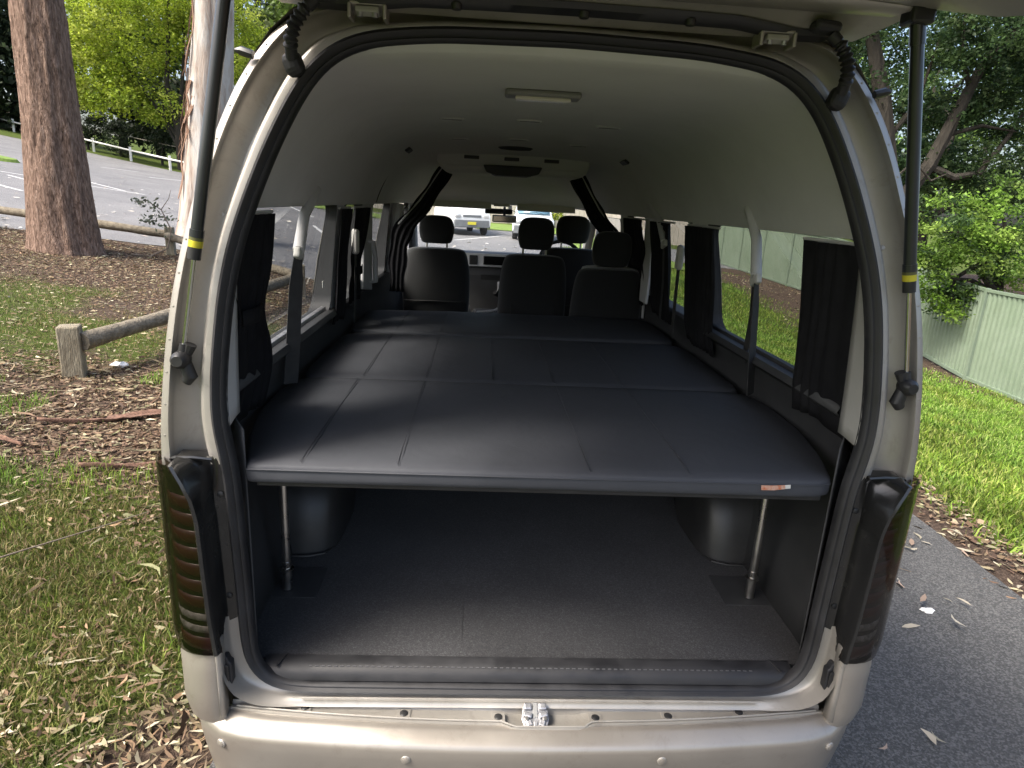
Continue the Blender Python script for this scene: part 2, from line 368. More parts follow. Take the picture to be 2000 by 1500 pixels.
def sheet(name, xs, ys, m, lift, mask=None, col=None, kind='structure'):
    X, Yg = np.meshgrid(xs, ys); Z = T(X, Yg)+lift
    V = np.stack([X,Yg,Z], -1).reshape(-1,3); nx = len(xs)
    i, j = np.meshgrid(np.arange(len(ys)-1), np.arange(nx-1), indexing='ij'); b = (i*nx+j).ravel()
    F = np.stack([b,b+1,b+nx+1,b+nx], -1)
    if mask is not None:
        c = V[F].mean(1); F = F[mask(c[:,0], c[:,1])]
    c = None
    if col is not None:
        g = col(V[:,0], V[:,1]); c = np.stack([g,g,g], -1)
    o = np_mesh(name, V, F, m, col=c, smooth=True); return tag(o, kind=kind)
sheet('ground', axis(-420, 420, -12, 12, .12), axis(-200, 500, -2, 16, .12), 'ground_soil', 0, col=grass_amount)
def edge_sheet(name, x0, x1, n, ylo, yhi, m, lift, ny=40, wob=.0):
    """sheet between two edges y=ylo(x) and y=yhi(x), following the ground"""
    xs = np.linspace(x0, x1, n); rows = []
    V = []; 
    for k in range(ny+1):
        y = ylo(xs)+(yhi(xs)-ylo(xs))*(k/ny)**1.3
        V.append(np.stack([xs, y, T(xs,y)+lift], -1))
    V = np.concatenate(V); i, j = np.meshgrid(np.arange(ny), np.arange(n-1), indexing='ij'); b = (i*n+j).ravel()
    F = np.stack([b,b+1,b+n+1,b+n], -1); return tag(np_mesh(name, V, F, m, smooth=True), kind='structure')
jag = lambda x: park_near(x)+.25*(fbm(x, x*0, 1.7, 9)-.5)
edge_sheet('car_park', -46, 14, 360, jag, lambda x: park_far(x)+.3*(fbm(x, x*0, .8, 4)-.5), 'asphalt_park', .012, 60)
def path_sheet():
    ys = np.linspace(-9, 13.4, 260); xl = -1.0+.12*(fbm(ys, ys*0, 1.3, 5)-.5); xr = 2.72+.10*(fbm(ys, ys*0+5, 2.1, 6)-.5)-.10*np.clip(ys-1.5,0,9)*0
    V = []; n = 30
    for k in range(n+1):
        x = xl+(xr-xl)*k/n; V.append(np.stack([x, ys, T(x,ys)+.024], -1))
    V = np.concatenate(V); m_ = len(ys); i, j = np.meshgrid(np.arange(n), np.arange(m_-1), indexing='ij'); b = (i*m_+j).ravel()
    tag(np_mesh('asphalt_path', V, np.stack([b,b+1,b+m_+1,b+m_], -1), 'asphalt_path', smooth=True), kind='structure')
path_sheet()
def ground_line(a, b, wd=.1, lift=.02):
    """painted bay line lying on the car park"""
    a = np.array(a); b = np.array(b); d = (b-a)/np.linalg.norm(b-a); q = np.array([-d[1], d[0]])*wd/2; n = 12; V = []; F = []
    for k in range(n+1):
        p = a+(b-a)*k/n
        for s in (-1,1):
            e = p+q*s; V.append((e[0], e[1], Tz(*e)+lift))
    F = [(2*k,2*k+1,2*k+3,2*k+2) for k in range(n)]
    return tag(np_mesh('bay_line', V, F, 'line_paint'), kind='structure')
for a, b in [((-17.6,23.6),(-12.6,24.0)),((-16.5,22.7),(-14.6,21.6)),((-15.6,25.6),(-13.4,24.2)),((-14.6,19.3),(-13.4,18.6)),((-20.4,35.6),(-19.3,37.3)),((-17.4,34.5),(-16.2,37.2)),((-9,30),(-7,26)),((-1.2,24.5),(.9,28.6)),((-6,22),(-4.4,17.8)),((-9,21),(-7.2,17.0))]: ground_line(a, b, .12)
# a small turf island in the car park
def island():
    n = 28; V = [(-22.4,28.6,Tz(-22.4,28.6)+.16)]
    for k in range(n):
        a = 2*math.pi*k/n; x = -22.4+2.3*math.cos(a); y = 28.6+1.1*math.sin(a); V.append((x, y, Tz(x,y)+.13))
    for k in range(n):
        a = 2*math.pi*k/n; x = -22.4+2.42*math.cos(a); y = 28.6+1.22*math.sin(a); V.append((x, y, Tz(x,y)-.02))
    mb = MB(); mb.add(V, [(0,1+k,1+(k+1)%n) for k in range(n)]+[(1+k,1+n+k,1+n+(k+1)%n,1+(k+1)%n) for k in range(n)])
    tag(mb.build('turf_island', 'turf_bright'), kind='structure')
mat('turf_bright', (.10,.17,.02), .95, 0, (.19,.27,.05), 9, bump=.6, bscale=60, bdist=.03)
island()
def verge(name, pts, lift=.05):
    n = len(pts); V = [(x,y,Tz(x,y)+lift) for x,y in pts]; c = np.mean(np.array(pts), 0); V.append((c[0],c[1],Tz(*c)+lift+.02))
    tag(np_mesh(name, V, [(k,(k+1)%n,n) for k in range(n)], 'turf_bright', smooth=True), kind='structure')
verge('grass_verge', [(-.4,33),(3.2,31.5),(4.5,34),(4.5,40),(-1.5,40)])
verge('grass_verge', [(3.2,22),(7,20),(8,34),(4.6,34)])
verge('grass_verge', [(-9,32),(-4.6,31),(-4.0,34),(-8.5,36)])

# ------------------------------------------------------------------ grass blades and fallen leaves
def scatter(n, x0, x1, y0, y1, dens):
    x = rng.uniform(x0, x1, n*4); y = rng.uniform(y0, y1, n*4); k = rng.random(n*4) < dens(x, y)
    return x[k][:n], y[k][:n]
def blades(name, label, x, y, h, wd, cols, lean=.5):
    n = len(x); a = rng.uniform(0, 2*np.pi, n); hh = h*rng.uniform(.45,1.25,n); ww = wd*rng.uniform(.6,1.3,n); le = lean*hh*rng.uniform(.1,1.2,n); b = rng.uniform(0, 2*np.pi, n)
    z = T(x, y)-.004; dx, dy = np.cos(a)*ww/2, np.sin(a)*ww/2
    p0 = np.stack([x-dx,y-dy,z],-1); p1 = np.stack([x+dx,y+dy,z],-1)
    mx, my = x+np.cos(b)*le*.4, y+np.sin(b)*le*.4
    p2 = np.stack([mx+dx*.75,my+dy*.75,z+hh*.62],-1); p3 = np.stack([mx-dx*.75,my-dy*.75,z+hh*.62],-1)
    p4 = np.stack([x+np.cos(b)*le,y+np.sin(b)*le,z+hh*rng.uniform(.75,1,n)],-1)
    V = np.stack([p0,p1,p2,p3,p4],1).reshape(-1,3); i = np.arange(n)*5
    F = np.concatenate([np.stack([i,i+1,i+2],-1),np.stack([i,i+2,i+3],-1),np.stack([i+3,i+2,i+4],-1)])
    c = np.array(cols)[rng.integers(0,len(cols),n)]*rng.uniform(.65,1.35,(n,1))*(.62+.85*fbm(x,y,1.6,21))[:,None]
    c = c*(1-.22*(fbm(x,y,.9,31) > .58)[:,None]*np.array([-.35,.25,.3]))
    o = np_mesh(name, V, F, 'blade', col=np.repeat(c,5,0)); return tag(o, label, 'grass', kind='stuff')
GREEN = [(.085,.12,.024),(.11,.15,.032),(.07,.095,.022),(.15,.175,.05),(.19,.185,.075),(.23,.195,.105),(.16,.15,.07)]
LIME = [(.13,.24,.025),(.17,.29,.033),(.10,.19,.022),(.21,.31,.055),(.24,.30,.08),(.09,.16,.02)]
onpath = lambda x, y: (x < -1.02) | (x > 2.78)
x1, y1 = scatter(60000, -4.2, -.95, .15, 3.2, lambda x,y: grass_amount(x,y)**1.6*onpath(x,y))
x2, y2 = scatter(36000, -9.5, -1.2, 3.0, 11, lambda x,y: grass_amount(x,y)**1.5*.9*(y < park_near(x)-.2))
x2b, y2b = scatter(7000, -4.2, -.95, .15, 4.5, lambda x,y: (fbm(x,y,2.2,8) > .60)*1.0)
blades('grass', 'short olive green lawn grass mixed with dead leaves left of the van', x1, y1, .045, .006, GREEN, .9)
blades('grass', 'dry olive lawn grass round the near timber post', x2, y2, .045, .007, [(.16,.155,.06),(.21,.185,.09),(.11,.13,.035),(.25,.21,.12),(.13,.15,.045)], .9)
blades('grass', 'taller bright green grass tufts left of the van', x2b, y2b, .085, .006, LIME, .7)
x3, y3 = scatter(90000, 2.9, 9.4, 1.2, 9.5, lambda x,y: grass_amount(x,y)**1.3)
x4, y4 = scatter(40000, 2.9, 10.2, 9.5, 24, lambda x,y: grass_amount(x,y)**1.3*(y < park_near(x)+30))
blades('grass', 'bright lime green lawn grass right of the path', np.concatenate([x3,x4]), np.concatenate([y3,y4]), .075, .012, LIME, .8)
def leaf_cards(name, label, x, y, length, wd, cols, lift=.012, tilt=.5, kind='stuff'):
    n = len(x); a = rng.uniform(0,2*np.pi,n); l = length*rng.uniform(.5,1.5,n); ww = wd*rng.uniform(.6,1.4,n)*l/length; cv = rng.uniform(-.25,.25,n)*l
    z = T(x,y)+lift*rng.uniform(.6,2.4,n); t1 = rng.normal(0,tilt*.22,n); t2 = rng.normal(0,tilt,n)
    ca, sa = np.cos(a), np.sin(a); V = []
    for u, wf in ((-.5,.12),(-.2,.85),(.15,1),(.5,.02)):
        bend = cv*(1-4*u*u)
        for s in (-1,1):
            q = s*ww/2*wf+bend; pz = z+u*l*t1+s*ww/2*wf*t2+(.25-u*u)*-.15*l*rng.uniform(-1,1,n)
            V.append(np.stack([x+u*l*ca-q*sa, y+u*l*sa+q*ca, np.maximum(pz, T(x,y)+.004)],-1))
    V = np.stack(V,1).reshape(-1,3); i = np.arange(n)*8
    F = np.concatenate([np.stack([i+k,i+k+1,i+k+3,i+k+2],-1) for k in (0,2,4)])
    c = np.array(cols)[rng.integers(0,len(cols),n)]*rng.uniform(.7,1.25,(n,1))
    o = np_mesh(name, V, F, 'leaf_dry', col=np.repeat(c,8,0)); return tag(o, label, 'leaves', kind=kind)
TAN = [(.25,.20,.115),(.35,.295,.185),(.19,.14,.08),(.15,.095,.055),(.42,.37,.26),(.17,.125,.075),(.24,.22,.13),(.12,.085,.05),(.13,.10,.06),(.20,.20,.10)]
RED = [(.15,.092,.058),(.20,.13,.082),(.11,.067,.043),(.27,.205,.135),(.17,.115,.072),(.09,.056,.037)]
inv = lambda x,y: np.clip(1.05-grass_amount(x,y), .10, 1)
xa, ya = scatter(4200, -4.4, -.95, .15, 4.2, lambda x,y: inv(x,y)*onpath(x,y))
xb, yb = scatter(26000, -9.5, -1.2, 4.0, 12, lambda x,y: np.clip(inv(x,y),.38,1)*(y < park_near(x)+.1))
xc, yc = scatter(650, -1.9, -.97, .15, 1.6, lambda x,y: np.clip(1.4-y,0,1))
leaf_cards('leaf_litter', 'fallen tan gum leaves scattered on the ground left of the van', np.concatenate([xa,xb,xc]), np.concatenate([ya,yb,yc]), .046, .010, TAN+[(.24,.155,.09),(.19,.12,.07)])
xd, yd = scatter(16000, -4.4, -.95, 1.6, 4.6, lambda x,y: inv(x,y)**2)
xe, ye = scatter(16000, -9.5, -3, 7, 11.8, lambda x,y: inv(x,y)*(y < park_near(x)))
leaf_cards('leaf_litter', 'reddish brown bark mulch and leaf debris left of the van', np.concatenate([xd,xe]), np.concatenate([yd,ye]), .045, .010, RED, .008)
xj, yj = scatter(900, -4.4, -.97, .2, 4.8, lambda x,y: np.clip(inv(x,y)*1.2,.1,1)); leaf_cards('leaf_litter', 'long thin curled strands of bark among the mulch', xj, yj, .16, .010, TAN+RED, .014)
xf, yf = scatter(4200, 2.62, 3.5, .8, 9, lambda x,y: np.exp(-((x-3.0)/.22)**2))
xg, yg = scatter(160, .9, 2.8, -.6, 6, lambda x,y: .3+.7*(x > 1.9))
xh, yh = scatter(5000, 6.5, 10, 6, 22, lambda x,y: inv(x,y))
leaf_cards('leaf_litter', 'brown leaf litter along the right edge of the path and the fence', np.concatenate([xf,xh]), np.concatenate([yf,yh]), .05, .013, TAN+RED)
leaf_cards('leaf_litter', 'pale leaves lying on the dark asphalt path', xg, yg, .07, .014, [(.42,.37,.28),(.38,.34,.25),(.30,.27,.19),(.36,.26,.19)], .03, .2)
xi, yi = scatter(900, -30, 3, 10.5, 32, lambda x,y: (y > park_near(x))*np.clip(1.2-(y-10)/18,.1,1))
leaf_cards('leaf_litter', 'pale fallen leaves speckling the grey car park', xi, yi, .13, .05, [(.55,.52,.46),(.45,.38,.3),(.6,.58,.54)], .025, .3)

# ------------------------------------------------------------------ trees and shrubs
def crown_cloud(ell, clump=.5, per=26, size=.2, cols=None, shell=.55, jit=.9):
    """leaf quads in clumps spread through ellipsoids (cx,cy,cz,rx,ry,rz,nclumps)"""
    V = []; Cc = []
    for (cx,cy,cz,rx,ry,rz,nc) in ell:
        d = rng.normal(size=(nc,3)); d /= np.linalg.norm(d,axis=1)[:,None]; r = rng.random(nc)**(1/3)*(1-shell)+shell*rng.random(nc)**.15
        cc = np.array([cx,cy,cz])+d*r[:,None]*np.array([rx,ry,rz])
        tone = rng.uniform(.55,1.35,nc); pick = rng.integers(0,len(cols),nc)
        for k in range(nc):
            n = int(per*rng.uniform(.5,1.5)); p = cc[k]+rng.normal(size=(n,3))*clump*np.array([1,1,.62])*rng.uniform(.6,1.2)*.6
            V.append(p); Cc.append(np.array(cols[pick[k]])*tone[k]*rng.uniform(.75,1.3,(n,1)))
    P = np.concatenate(V); C = np.concatenate(Cc); n = len(P)
    a = rng.normal(size=(n,3)); a[:,2] *= .7; a /= np.linalg.norm(a,axis=1)[:,None]
    b = np.cross(a, rng.normal(size=(n,3))); b /= np.linalg.norm(b,axis=1)[:,None]
    s = size*rng.uniform(.55,1.35,(n,1)); a = a*s*.5; b = b*s*.26
    Q = np.stack([P-a, P+b-a*.1, P+a, P-b-a*.1],1).reshape(-1,3)
    return Q, np.arange(n*4).reshape(-1,4), np.repeat(C,4,0)
def branch_path(a, b, n=6, wob=.12):
    a = Vector(a); b = Vector(b); L = (b-a).length; out = []
    ph = [random.uniform(-1,1) for _ in range(6)]
    for k in range(n+1):
        t = k/n; s = math.sin(math.pi*t)
        out.append(a.lerp(b,t)+Vector((ph[0]*s+ph[1]*math.sin(2*math.pi*t), ph[2]*s+ph[3]*math.sin(2*math.pi*t), ph[4]*s*.6))*L*wob*.5)
    return out
def tree(name, label, base, trunk, ell, leafsize, cols, barkm='bark_dark', clump=.5, per=26, limbs=None, group=None, cat='tree', shell=.55):
    """trunk: list of (point, radius); ell: crown ellipsoids; limbs: list of ([points],[radii])"""
    t = thing(name, label, cat, base, group)
    mb = MB(); mb.tube([p for p,_ in trunk], [r for _,r in trunk], 14)
    mb.build('trunk', barkm, t)
    top = Vector(trunk[-1][0]); rt = trunk[-1][1]
    if limbs is None:
        limbs = []
        for e in ell:
            st = Vector(trunk[-1-(random.random() < .4)][0]); p = branch_path(st, e[:3], 6, .25); limbs.append((p, [rt*.75*(1-.85*k/6)+.01 for k in range(7)]))
    for P, rr in limbs:
        MB().tube(P, rr, 8).build('branch', barkm, t)
    Q, F, C = crown_cloud(ell, clump, per, leafsize, cols, shell)
    np_mesh('crown', Q, F, 'leaf', t, C); return t

# --- the stout brown gum by the rail
def ridged_trunk(name, t, pts, barkm, seg=84, rows=90, depth=.035, flare=1.5, seed=1, fiss=13):
    P = np.array([p for p,_ in pts], float); rr = np.array([r for _,r in pts], float)
    s = np.linspace(0,1,len(P)); u = np.linspace(0,1,rows); C_ = np.stack([np.interp(u,s,P[:,k]) for k in range(3)],-1); rad = np.interp(u,s,rr)
    a = np.linspace(0,2*np.pi,seg,endpoint=False); V = []
    for i in range(rows):
        h = C_[i,2]; nz = fbm(a*fiss/ (2*np.pi)*2.0+.7*np.sin(h*1.3), np.full(seg,h*.9), 1.5, seed)-.5
        nz2 = fbm(np.cos(a)*3, np.sin(a)*3+h*.5, .8, seed+5)-.5
        fl = 1+ (flare-1)*np.exp(-(h-C_[0,2])/.35)*(1+.35*np.sin(a*5+seed))
        r = rad[i]*fl+nz*depth*2+nz2*rad[i]*.16
        V.append(np.stack([C_[i,0]+np.cos(a)*r, C_[i,1]+np.sin(a)*r, np.full(seg,h)],-1))
    V = np.concatenate(V); i, j = np.meshgrid(np.arange(rows-1), np.arange(seg), indexing='ij')
    b = (i*seg+j).ravel(); c = (i*seg+(j+1)%seg).ravel()
    return np_mesh(name, V, np.stack([b,c,c+seg,b+seg],-1), barkm, t, smooth=True)
g0 = Tz(-7.25,10.17)
t = thing('gum_tree', 'stout brown rough barked tree trunk beside the timber rail', 'tree', (-7.25,10.17,g0))
ridged_trunk('trunk', t, [((-7.25,10.17,g0-.15),.50),((-7.24,10.17,1.5),.475),((-7.22,10.17,2.6),.415),((-7.2,10.17,4.5),.355),((-7.1,10.2,6.5),.33),((-6.9,10.3,9),.26)], 'bark_brown', flare=1.22)
ell = [(-7,10.4,11,2.6,2.6,1.6,40),(-9.2,11.5,10.2,2,2,1.4,30),(-5.2,9.6,11.6,1.8,2,1.4,28)]
for e in ell: MB().tube(branch_path((-6.9,10.3,8.8), e[:3], 7, .2), [.16-.02*k for k in range(8)], 8).build('branch', 'bark_brown', t)
Q,F_,C_ = crown_cloud(ell, .5, 30, .16, [(.07,.10,.04),(.09,.12,.05),(.05,.08,.03)]); np_mesh('crown', Q, F_, 'leaf', t, C_)

# --- the pale peeling gum behind the left strut
g0 = Tz(-6.6,14.5)
t = thing('gum_tree', 'pale white gum trunk with peeling brown bark behind the left gas strut', 'tree', (-6.6,14.5,g0))
ridged_trunk('trunk', t, [((-6.75,14.5,g0-.2),.56),((-6.5,14.5,2.3),.50),((-6.28,14.5,4.2),.44),((-6.1,14.5,5.8),.385),((-5.8,14.5,9),.32),((-5.6,14.6,12),.2)], 'bark_pale', depth=.012, flare=1.2, seed=3)
mb = MB()
for k in range(16):                        # hanging ribbons of old bark on the trunk's left flank
    a = random.uniform(2.3,4.3); z0 = random.uniform(.9,4.6); z1 = z0+random.uniform(.7,2.0); P = []
    for q in range(7):
        z = z0+(z1-z0)*q/6; cx = np.interp(z,[0,2.3,4.2,5.8],[-6.75,-6.5,-6.28,-6.1]); r = np.interp(z,[0,2.3,4.2,5.8],[.56,.5,.44,.385])+.03+.05*math.sin(q*1.7+k)*(1-q/6)+(.08*(1-q/6)**2)
        P.append((cx+math.cos(a+.1*math.sin(q+k))*r, 14.5+math.sin(a)*r, z))
    mb.ribbon(P, [.03]+[random.uniform(.05,.12) for _ in range(6)], .012, (-math.sin(a),math.cos(a),0))
mb.build('peeling_bark', 'bark_peel', t)
ell = [(-5.6,14.8,13.4,2.6,2.6,1.6,40),(-8,15.5,12.6,2,2,1.3,30),(-3.6,15,14,2,2,1.4,26)]
for e in ell: MB().tube(branch_path((-5.65,14.6,11.6), e[:3], 7, .2), [.14-.017*k for k in range(8)], 8).build('branch', 'bark_pale', t)
Q,F_,C_ = crown_cloud(ell, .5, 30, .16, [(.07,.10,.04),(.09,.12,.05),(.05,.08,.03)]); np_mesh('crown', Q, F_, 'leaf', t, C_)

# --- trees and shrubs across the car park
YG = [(.28,.36,.03),(.36,.43,.045),(.22,.30,.03),(.42,.48,.08)]
MG = [(.09,.14,.03),(.12,.17,.04),(.07,.11,.025),(.15,.19,.05)]
DG = [(.030,.045,.022),(.040,.058,.030),(.024,.036,.020),(.055,.07,.035)]
gz = Tz(-21.5,48)
tree('leafy_tree', 'bright yellow green leafy tree with forked stems across the car park', (-21.5,48,gz),
     [((-21.5,48,gz-.2),.34),((-21.55,48,4.5),.27),((-21.6,48,6.2),.22)],
     [(-24.5,48,11.6,4.6,3,3.2,230),(-27,47.5,9.3,2.6,2.5,2.4,95),(-25.6,47,7.6,2.2,2,1.5,65),(-19.2,49,12.5,3.6,3,3.0,130),(-22,47,14.5,5,4,2.5,110),(-17.2,49,9.6,2.2,2.5,3,90),(-22.6,47.6,7.0,1.6,1.5,1.3,30)],
     .22, YG, 'bark_dark', .75, 62,
     limbs=[([(-21.6,48,5.4),(-22.0,47.8,8.5),(-21.6,47.6,11),(-21.2,47.5,14.5)],[.2,.17,.13,.06]),([(-21.55,48,5.2),(-21.1,47.9,8),(-20.7,48,11),(-20.6,48,14)],[.18,.14,.1,.05]),([(-21.6,48,5.0),(-23.2,47.8,7.4),(-24.6,47.6,9.5),(-25.5,47.5,12)],[.14,.1,.07,.03]),([(-21.5,48,4.0),(-22.3,47.9,5.8),(-22.4,47.7,7.6)],[.12,.09,.04])])
shr = [('dark grey green conifer shrub behind the white rail at its left end', (-29.3,50.6), [(-29.6,50.9,5.9,1.3,1.1,1.7,55),(-28.7,51,5.5,.9,.9,1.2,30)]),
       ('dark shrub beside the paling fence nearest the rail posts', (-26.9,50.4), [(-26.9,50.4,4.9,.8,.7,1.3,36)]),
       ('small dark bush against the palings between the two rail posts', (-23.6,49.6), [(-23.6,49.6,4.7,.9,.7,.9,26)])]
for lb, (x,y), el in shr:
    z = Tz(x,y); tree('shrub', lb, (x,y,z), [((x,y,z-.1),.10),((x,y,z+.9),.07)], el, .2, DG, 'bark_dark', .42, 46, group='dark shrubs at the paling fence', cat='shrub')
for i, (lb, x, y, el, cols) in enumerate([
    ('tall dark blue green tree at the far left edge', -37.5, 54, [(-37.5,54,9.5,3.2,3,4.5,120),(-38.5,54,14,4,3,4,90)], DG),
    ('tall mid green tree behind the yellow green one on its left', -31.5, 60, [(-31.5,60,11,5,3,4.5,110),(-30,60,16,6,4,4,90)], MG),
    ('dark tree behind the palings left of the forked tree', -27.5, 58, [(-27.5,58,7.5,3.5,2,3,80),(-24.5,58,7.2,3,2,3,70)], DG),
    ('mid green tree right of the peeling gum beside the van roof', -15.5, 56, [(-15.5,56,11.5,5,3,5,150),(-12.5,56,15,5,3,4,90),(-17,56,6.5,4,2,3,70)], MG),
    ('dark green tree far behind the peeling gum', -21, 64, [(-21,64,9.5,6,3,5,120),(-21,64,16,6,3,4,90)], DG)]):
    z = Tz(x,y); tree('background_tree', lb, (x,y,z), [((x,y,z-.2),.4),((x,y,z+2.5),.32),((x+.2,y,z+4.5),.25)], [(*e[:6],int(e[6]*1.9)) for e in el], .5, cols, 'bark_dark', .9, 32, group='trees beyond the car park')

# --- trees over the steel fence on the right
RG = [(.045,.085,.028),(.06,.105,.032),(.035,.068,.024),(.085,.13,.045)]
gz = Tz(11.4,17)
tree('spreading_tree', 'large dark spreading tree with bare limbs behind the green fence', (11.4,17,gz),
     [((11.5,17,gz-.2),.36),((11.45,17,1.0),.33),((11.3,17,2.4),.30)],
     [(10.6,17.5,6.2,1.6,1.5,1.5,60),(13.0,16.5,6.6,2.0,1.4,1.0,75),(14.4,17,5.4,1.5,1.3,1.1,60),(12.4,18,3.4,1.6,1.2,.8,50),(14.6,17.5,3.3,1.6,1.3,1.3,75),(9.5,18,5.2,1.0,1,1.8,45),(13.4,16.5,8.6,3,2,1.2,90),(10,17,8.8,2.2,2,1.4,70),(15.8,18,7,1.8,1.6,2,70),(12.6,17.4,4.9,1.0,.9,.45,22)],
     .12, RG, 'bark_dark', .38, 92, shell=.25,
     limbs=[([(11.3,17,2.2),(11.0,17,3.3),(10.5,17,5.0),(9.9,17,6.5),(9.2,17,9)],[.28,.26,.22,.17,.08]),
            ([(11.35,17,2.1),(12.1,16.9,3.45),(12.5,16.8,4.8),(12.9,16.8,6.0),(13.8,16.8,7.1)],[.22,.19,.16,.12,.05]),
            ([(12.1,16.9,3.4),(12.8,16.8,3.15),(13.5,16.8,3.3),(14.1,16.8,4.3),(14.6,17,5.2)],[.12,.1,.08,.06,.03]),
            ([(12.3,16.9,4.2),(13.2,16.7,4.5),(14.2,16.7,4.4)],[.07,.05,.02]),
            ([(10.8,17,4.0),(11.4,16.9,5.0),(11.6,16.8,6.6)],[.08,.06,.02]),
            ([(12.7,16.8,5.4),(12.2,16.7,6.2),(12.0,16.7,7.6)],[.07,.05,.02]),
            ([(11.2,17,2.8),(10.9,16.6,2.9),(11.4,16.5,3.5),(11.9,16.4,3.0),(12.3,16.4,3.2)],[.05,.04,.035,.03,.015])])
LG = [(.15,.26,.035),(.19,.31,.05),(.11,.20,.03),(.24,.35,.07)]
gz = Tz(10.6,11.2)
tree('overhanging_bush', 'bright light green bush hanging over the green steel fence', (10.6,11.6,gz),
     [((10.6,11.6,gz-.1),.14),((10.5,11.5,.6),.11),((10.2,11.3,1.5),.08)],
     [(8.7,11.2,1.75,.85,.7,.8,64),(9.35,11.2,1.2,.7,.6,.85,58),(9.3,11.1,.45,.45,.4,.45,24),(8.75,11.3,.85,.55,.5,.55,32),(9.9,11.1,2.1,.9,.6,.7,56),(10.4,11.1,1.3,.8,.5,.7,46)],
     .075, LG+RG[1:3], 'bark_dark', .19, 66, shell=.4)
tree('background_tree', 'mid green tree filling the gap behind the spreading tree', (16.5,23,Tz(16.5,23)),
     [((16.5,23,Tz(16.5,23)-.1),.3),((16.4,23,2),.25),((16.3,23,4),.18)],
     [(13.6,23,3.0,2.6,1.5,2.2,70),(18,23,3.4,2.6,1.5,2.6,80),(16.5,24,7.4,4,2,1.8,60),(21,25,6,3,2,3.6,70)], .17, RG+LG[:1], 'bark_dark', .55, 60, group='trees behind the green fence')
tree('background_tree', 'tall dense dark tree far behind the spreading tree', (20,30,Tz(20,30)),
     [((20,30,Tz(20,30)-.1),.4),((20,30,3),.3),((20,30,6),.2)],
     [(18,30,9.5,3.5,2,3.5,110),(22.5,30,10,4,2,4,130),(15.5,30,8.5,2.2,2,2.6,70),(20,31,5,4,2,2.6,90),(25,31,6,3,2,4,80)], .22, RG, 'bark_dark', .6, 60, group='trees behind the green fence')
tree('background_tree', 'dark tree low behind the green fence far along it', (14.5,31,Tz(14.5,31)),
     [((14.5,31,Tz(14.5,31)-.1),.3),((14.5,31,2.4),.22)], [(13,31,2.6,2.2,1.5,1.5,50),(15.5,31,3.2,2.5,1.5,2,60),(11.6,33,2.4,1.6,1.5,.9,36)], .2, RG, 'bark_dark', .5, 30, group='trees behind the green fence')

# ------------------------------------------------------------------ fences
def steel_fence():
    A = [(9.05,3.0),(9.12,5.4),(9.2,7.8),(9.5,10.5),(9.75,12.9),(9.95,15.3),(10.1,17.7),(10.2,20.1),(10.3,22.5),(10.4,24.9),(10.5,27.3),(10.6,29.7),(10.7,32.1)]
    t = thing('steel_fence', 'pale green ribbed steel panel fence along the right lawn', 'fence', (9.2,7.8,Tz(9.2,7.8)))
    H = 1.8
    for k in range(len(A)-1):
        a, b = Vector((*A[k],0)), Vector((*A[k+1],0)); d = b-a; L = d.length; d.normalize(); q = Vector((-d.y,d.x,0))
        za, zb = Tz(*A[k]), Tz(*A[k+1]); n = 19; rows = [[],[]]
        pat = [(0,0),(.34,0),(.5,.032),(.84,.032)]
        for i in range(n):
            for (u,dep) in pat:
                s = .06+(i+u)/n*(L-.12); p = a+d*s-q*dep*-1; z = za+(zb-za)*s/L
                rows[0].append((p.x,p.y,z+.06)); rows[1].append((p.x,p.y,z+H-.03))
        MB().grid(rows).build('sheet', 'steel_fence', t, smooth=False, fixn=False)
        for (z0,hh,nm) in ((.02,.07,'bottom_rail'),(H-.05,.06,'top_rail')):
            mb = MB(); c = (a+b)/2; mb.box((c.x+q.x*.016,c.y+q.y*.016,(za+zb)/2+z0+hh/2),(L-.07,.062,hh),math.atan2(d.y,d.x),0,-math.atan2(zb-za,L)); mb.build(nm,'steel_fence_post',t,False,bev=.006)
        mb = MB(); mb.box((a.x+q.x*.016,a.y+q.y*.016,za+H/2),(.075,.085,H+.05),math.atan2(d.y,d.x)); mb.build('post','steel_fence_post',t,False,bev=.006)
    mb = MB()
steel_fence()
def rail_fence():
    t = thing('white_rail_fence', 'low white post and rail fence along the far side of the car park', 'fence', (-24.6,47.2,Tz(-24.6,47.2)))
    P = [(-44,57.5),(-40,55.2),(-36,53),(-32.1,51.3),(-28.3,49.5),(-24.6,47.2),(-21,45),(-17.4,42.8),(-13.8,40.6)]
    for i,(x,y) in enumerate(P):
        z = Tz(x,y); MB().box((x,y,z+.45),(.15,.15,.98),.5).build('post','white_timber',t,False,bev=.012)
        if i:
            a = Vector((P[i-1][0],P[i-1][1],Tz(*P[i-1])+.72)); b = Vector((x,y,z+.72)); MB().tube([a,b],.055,8).build('rail','white_timber',t)
rail_fence()
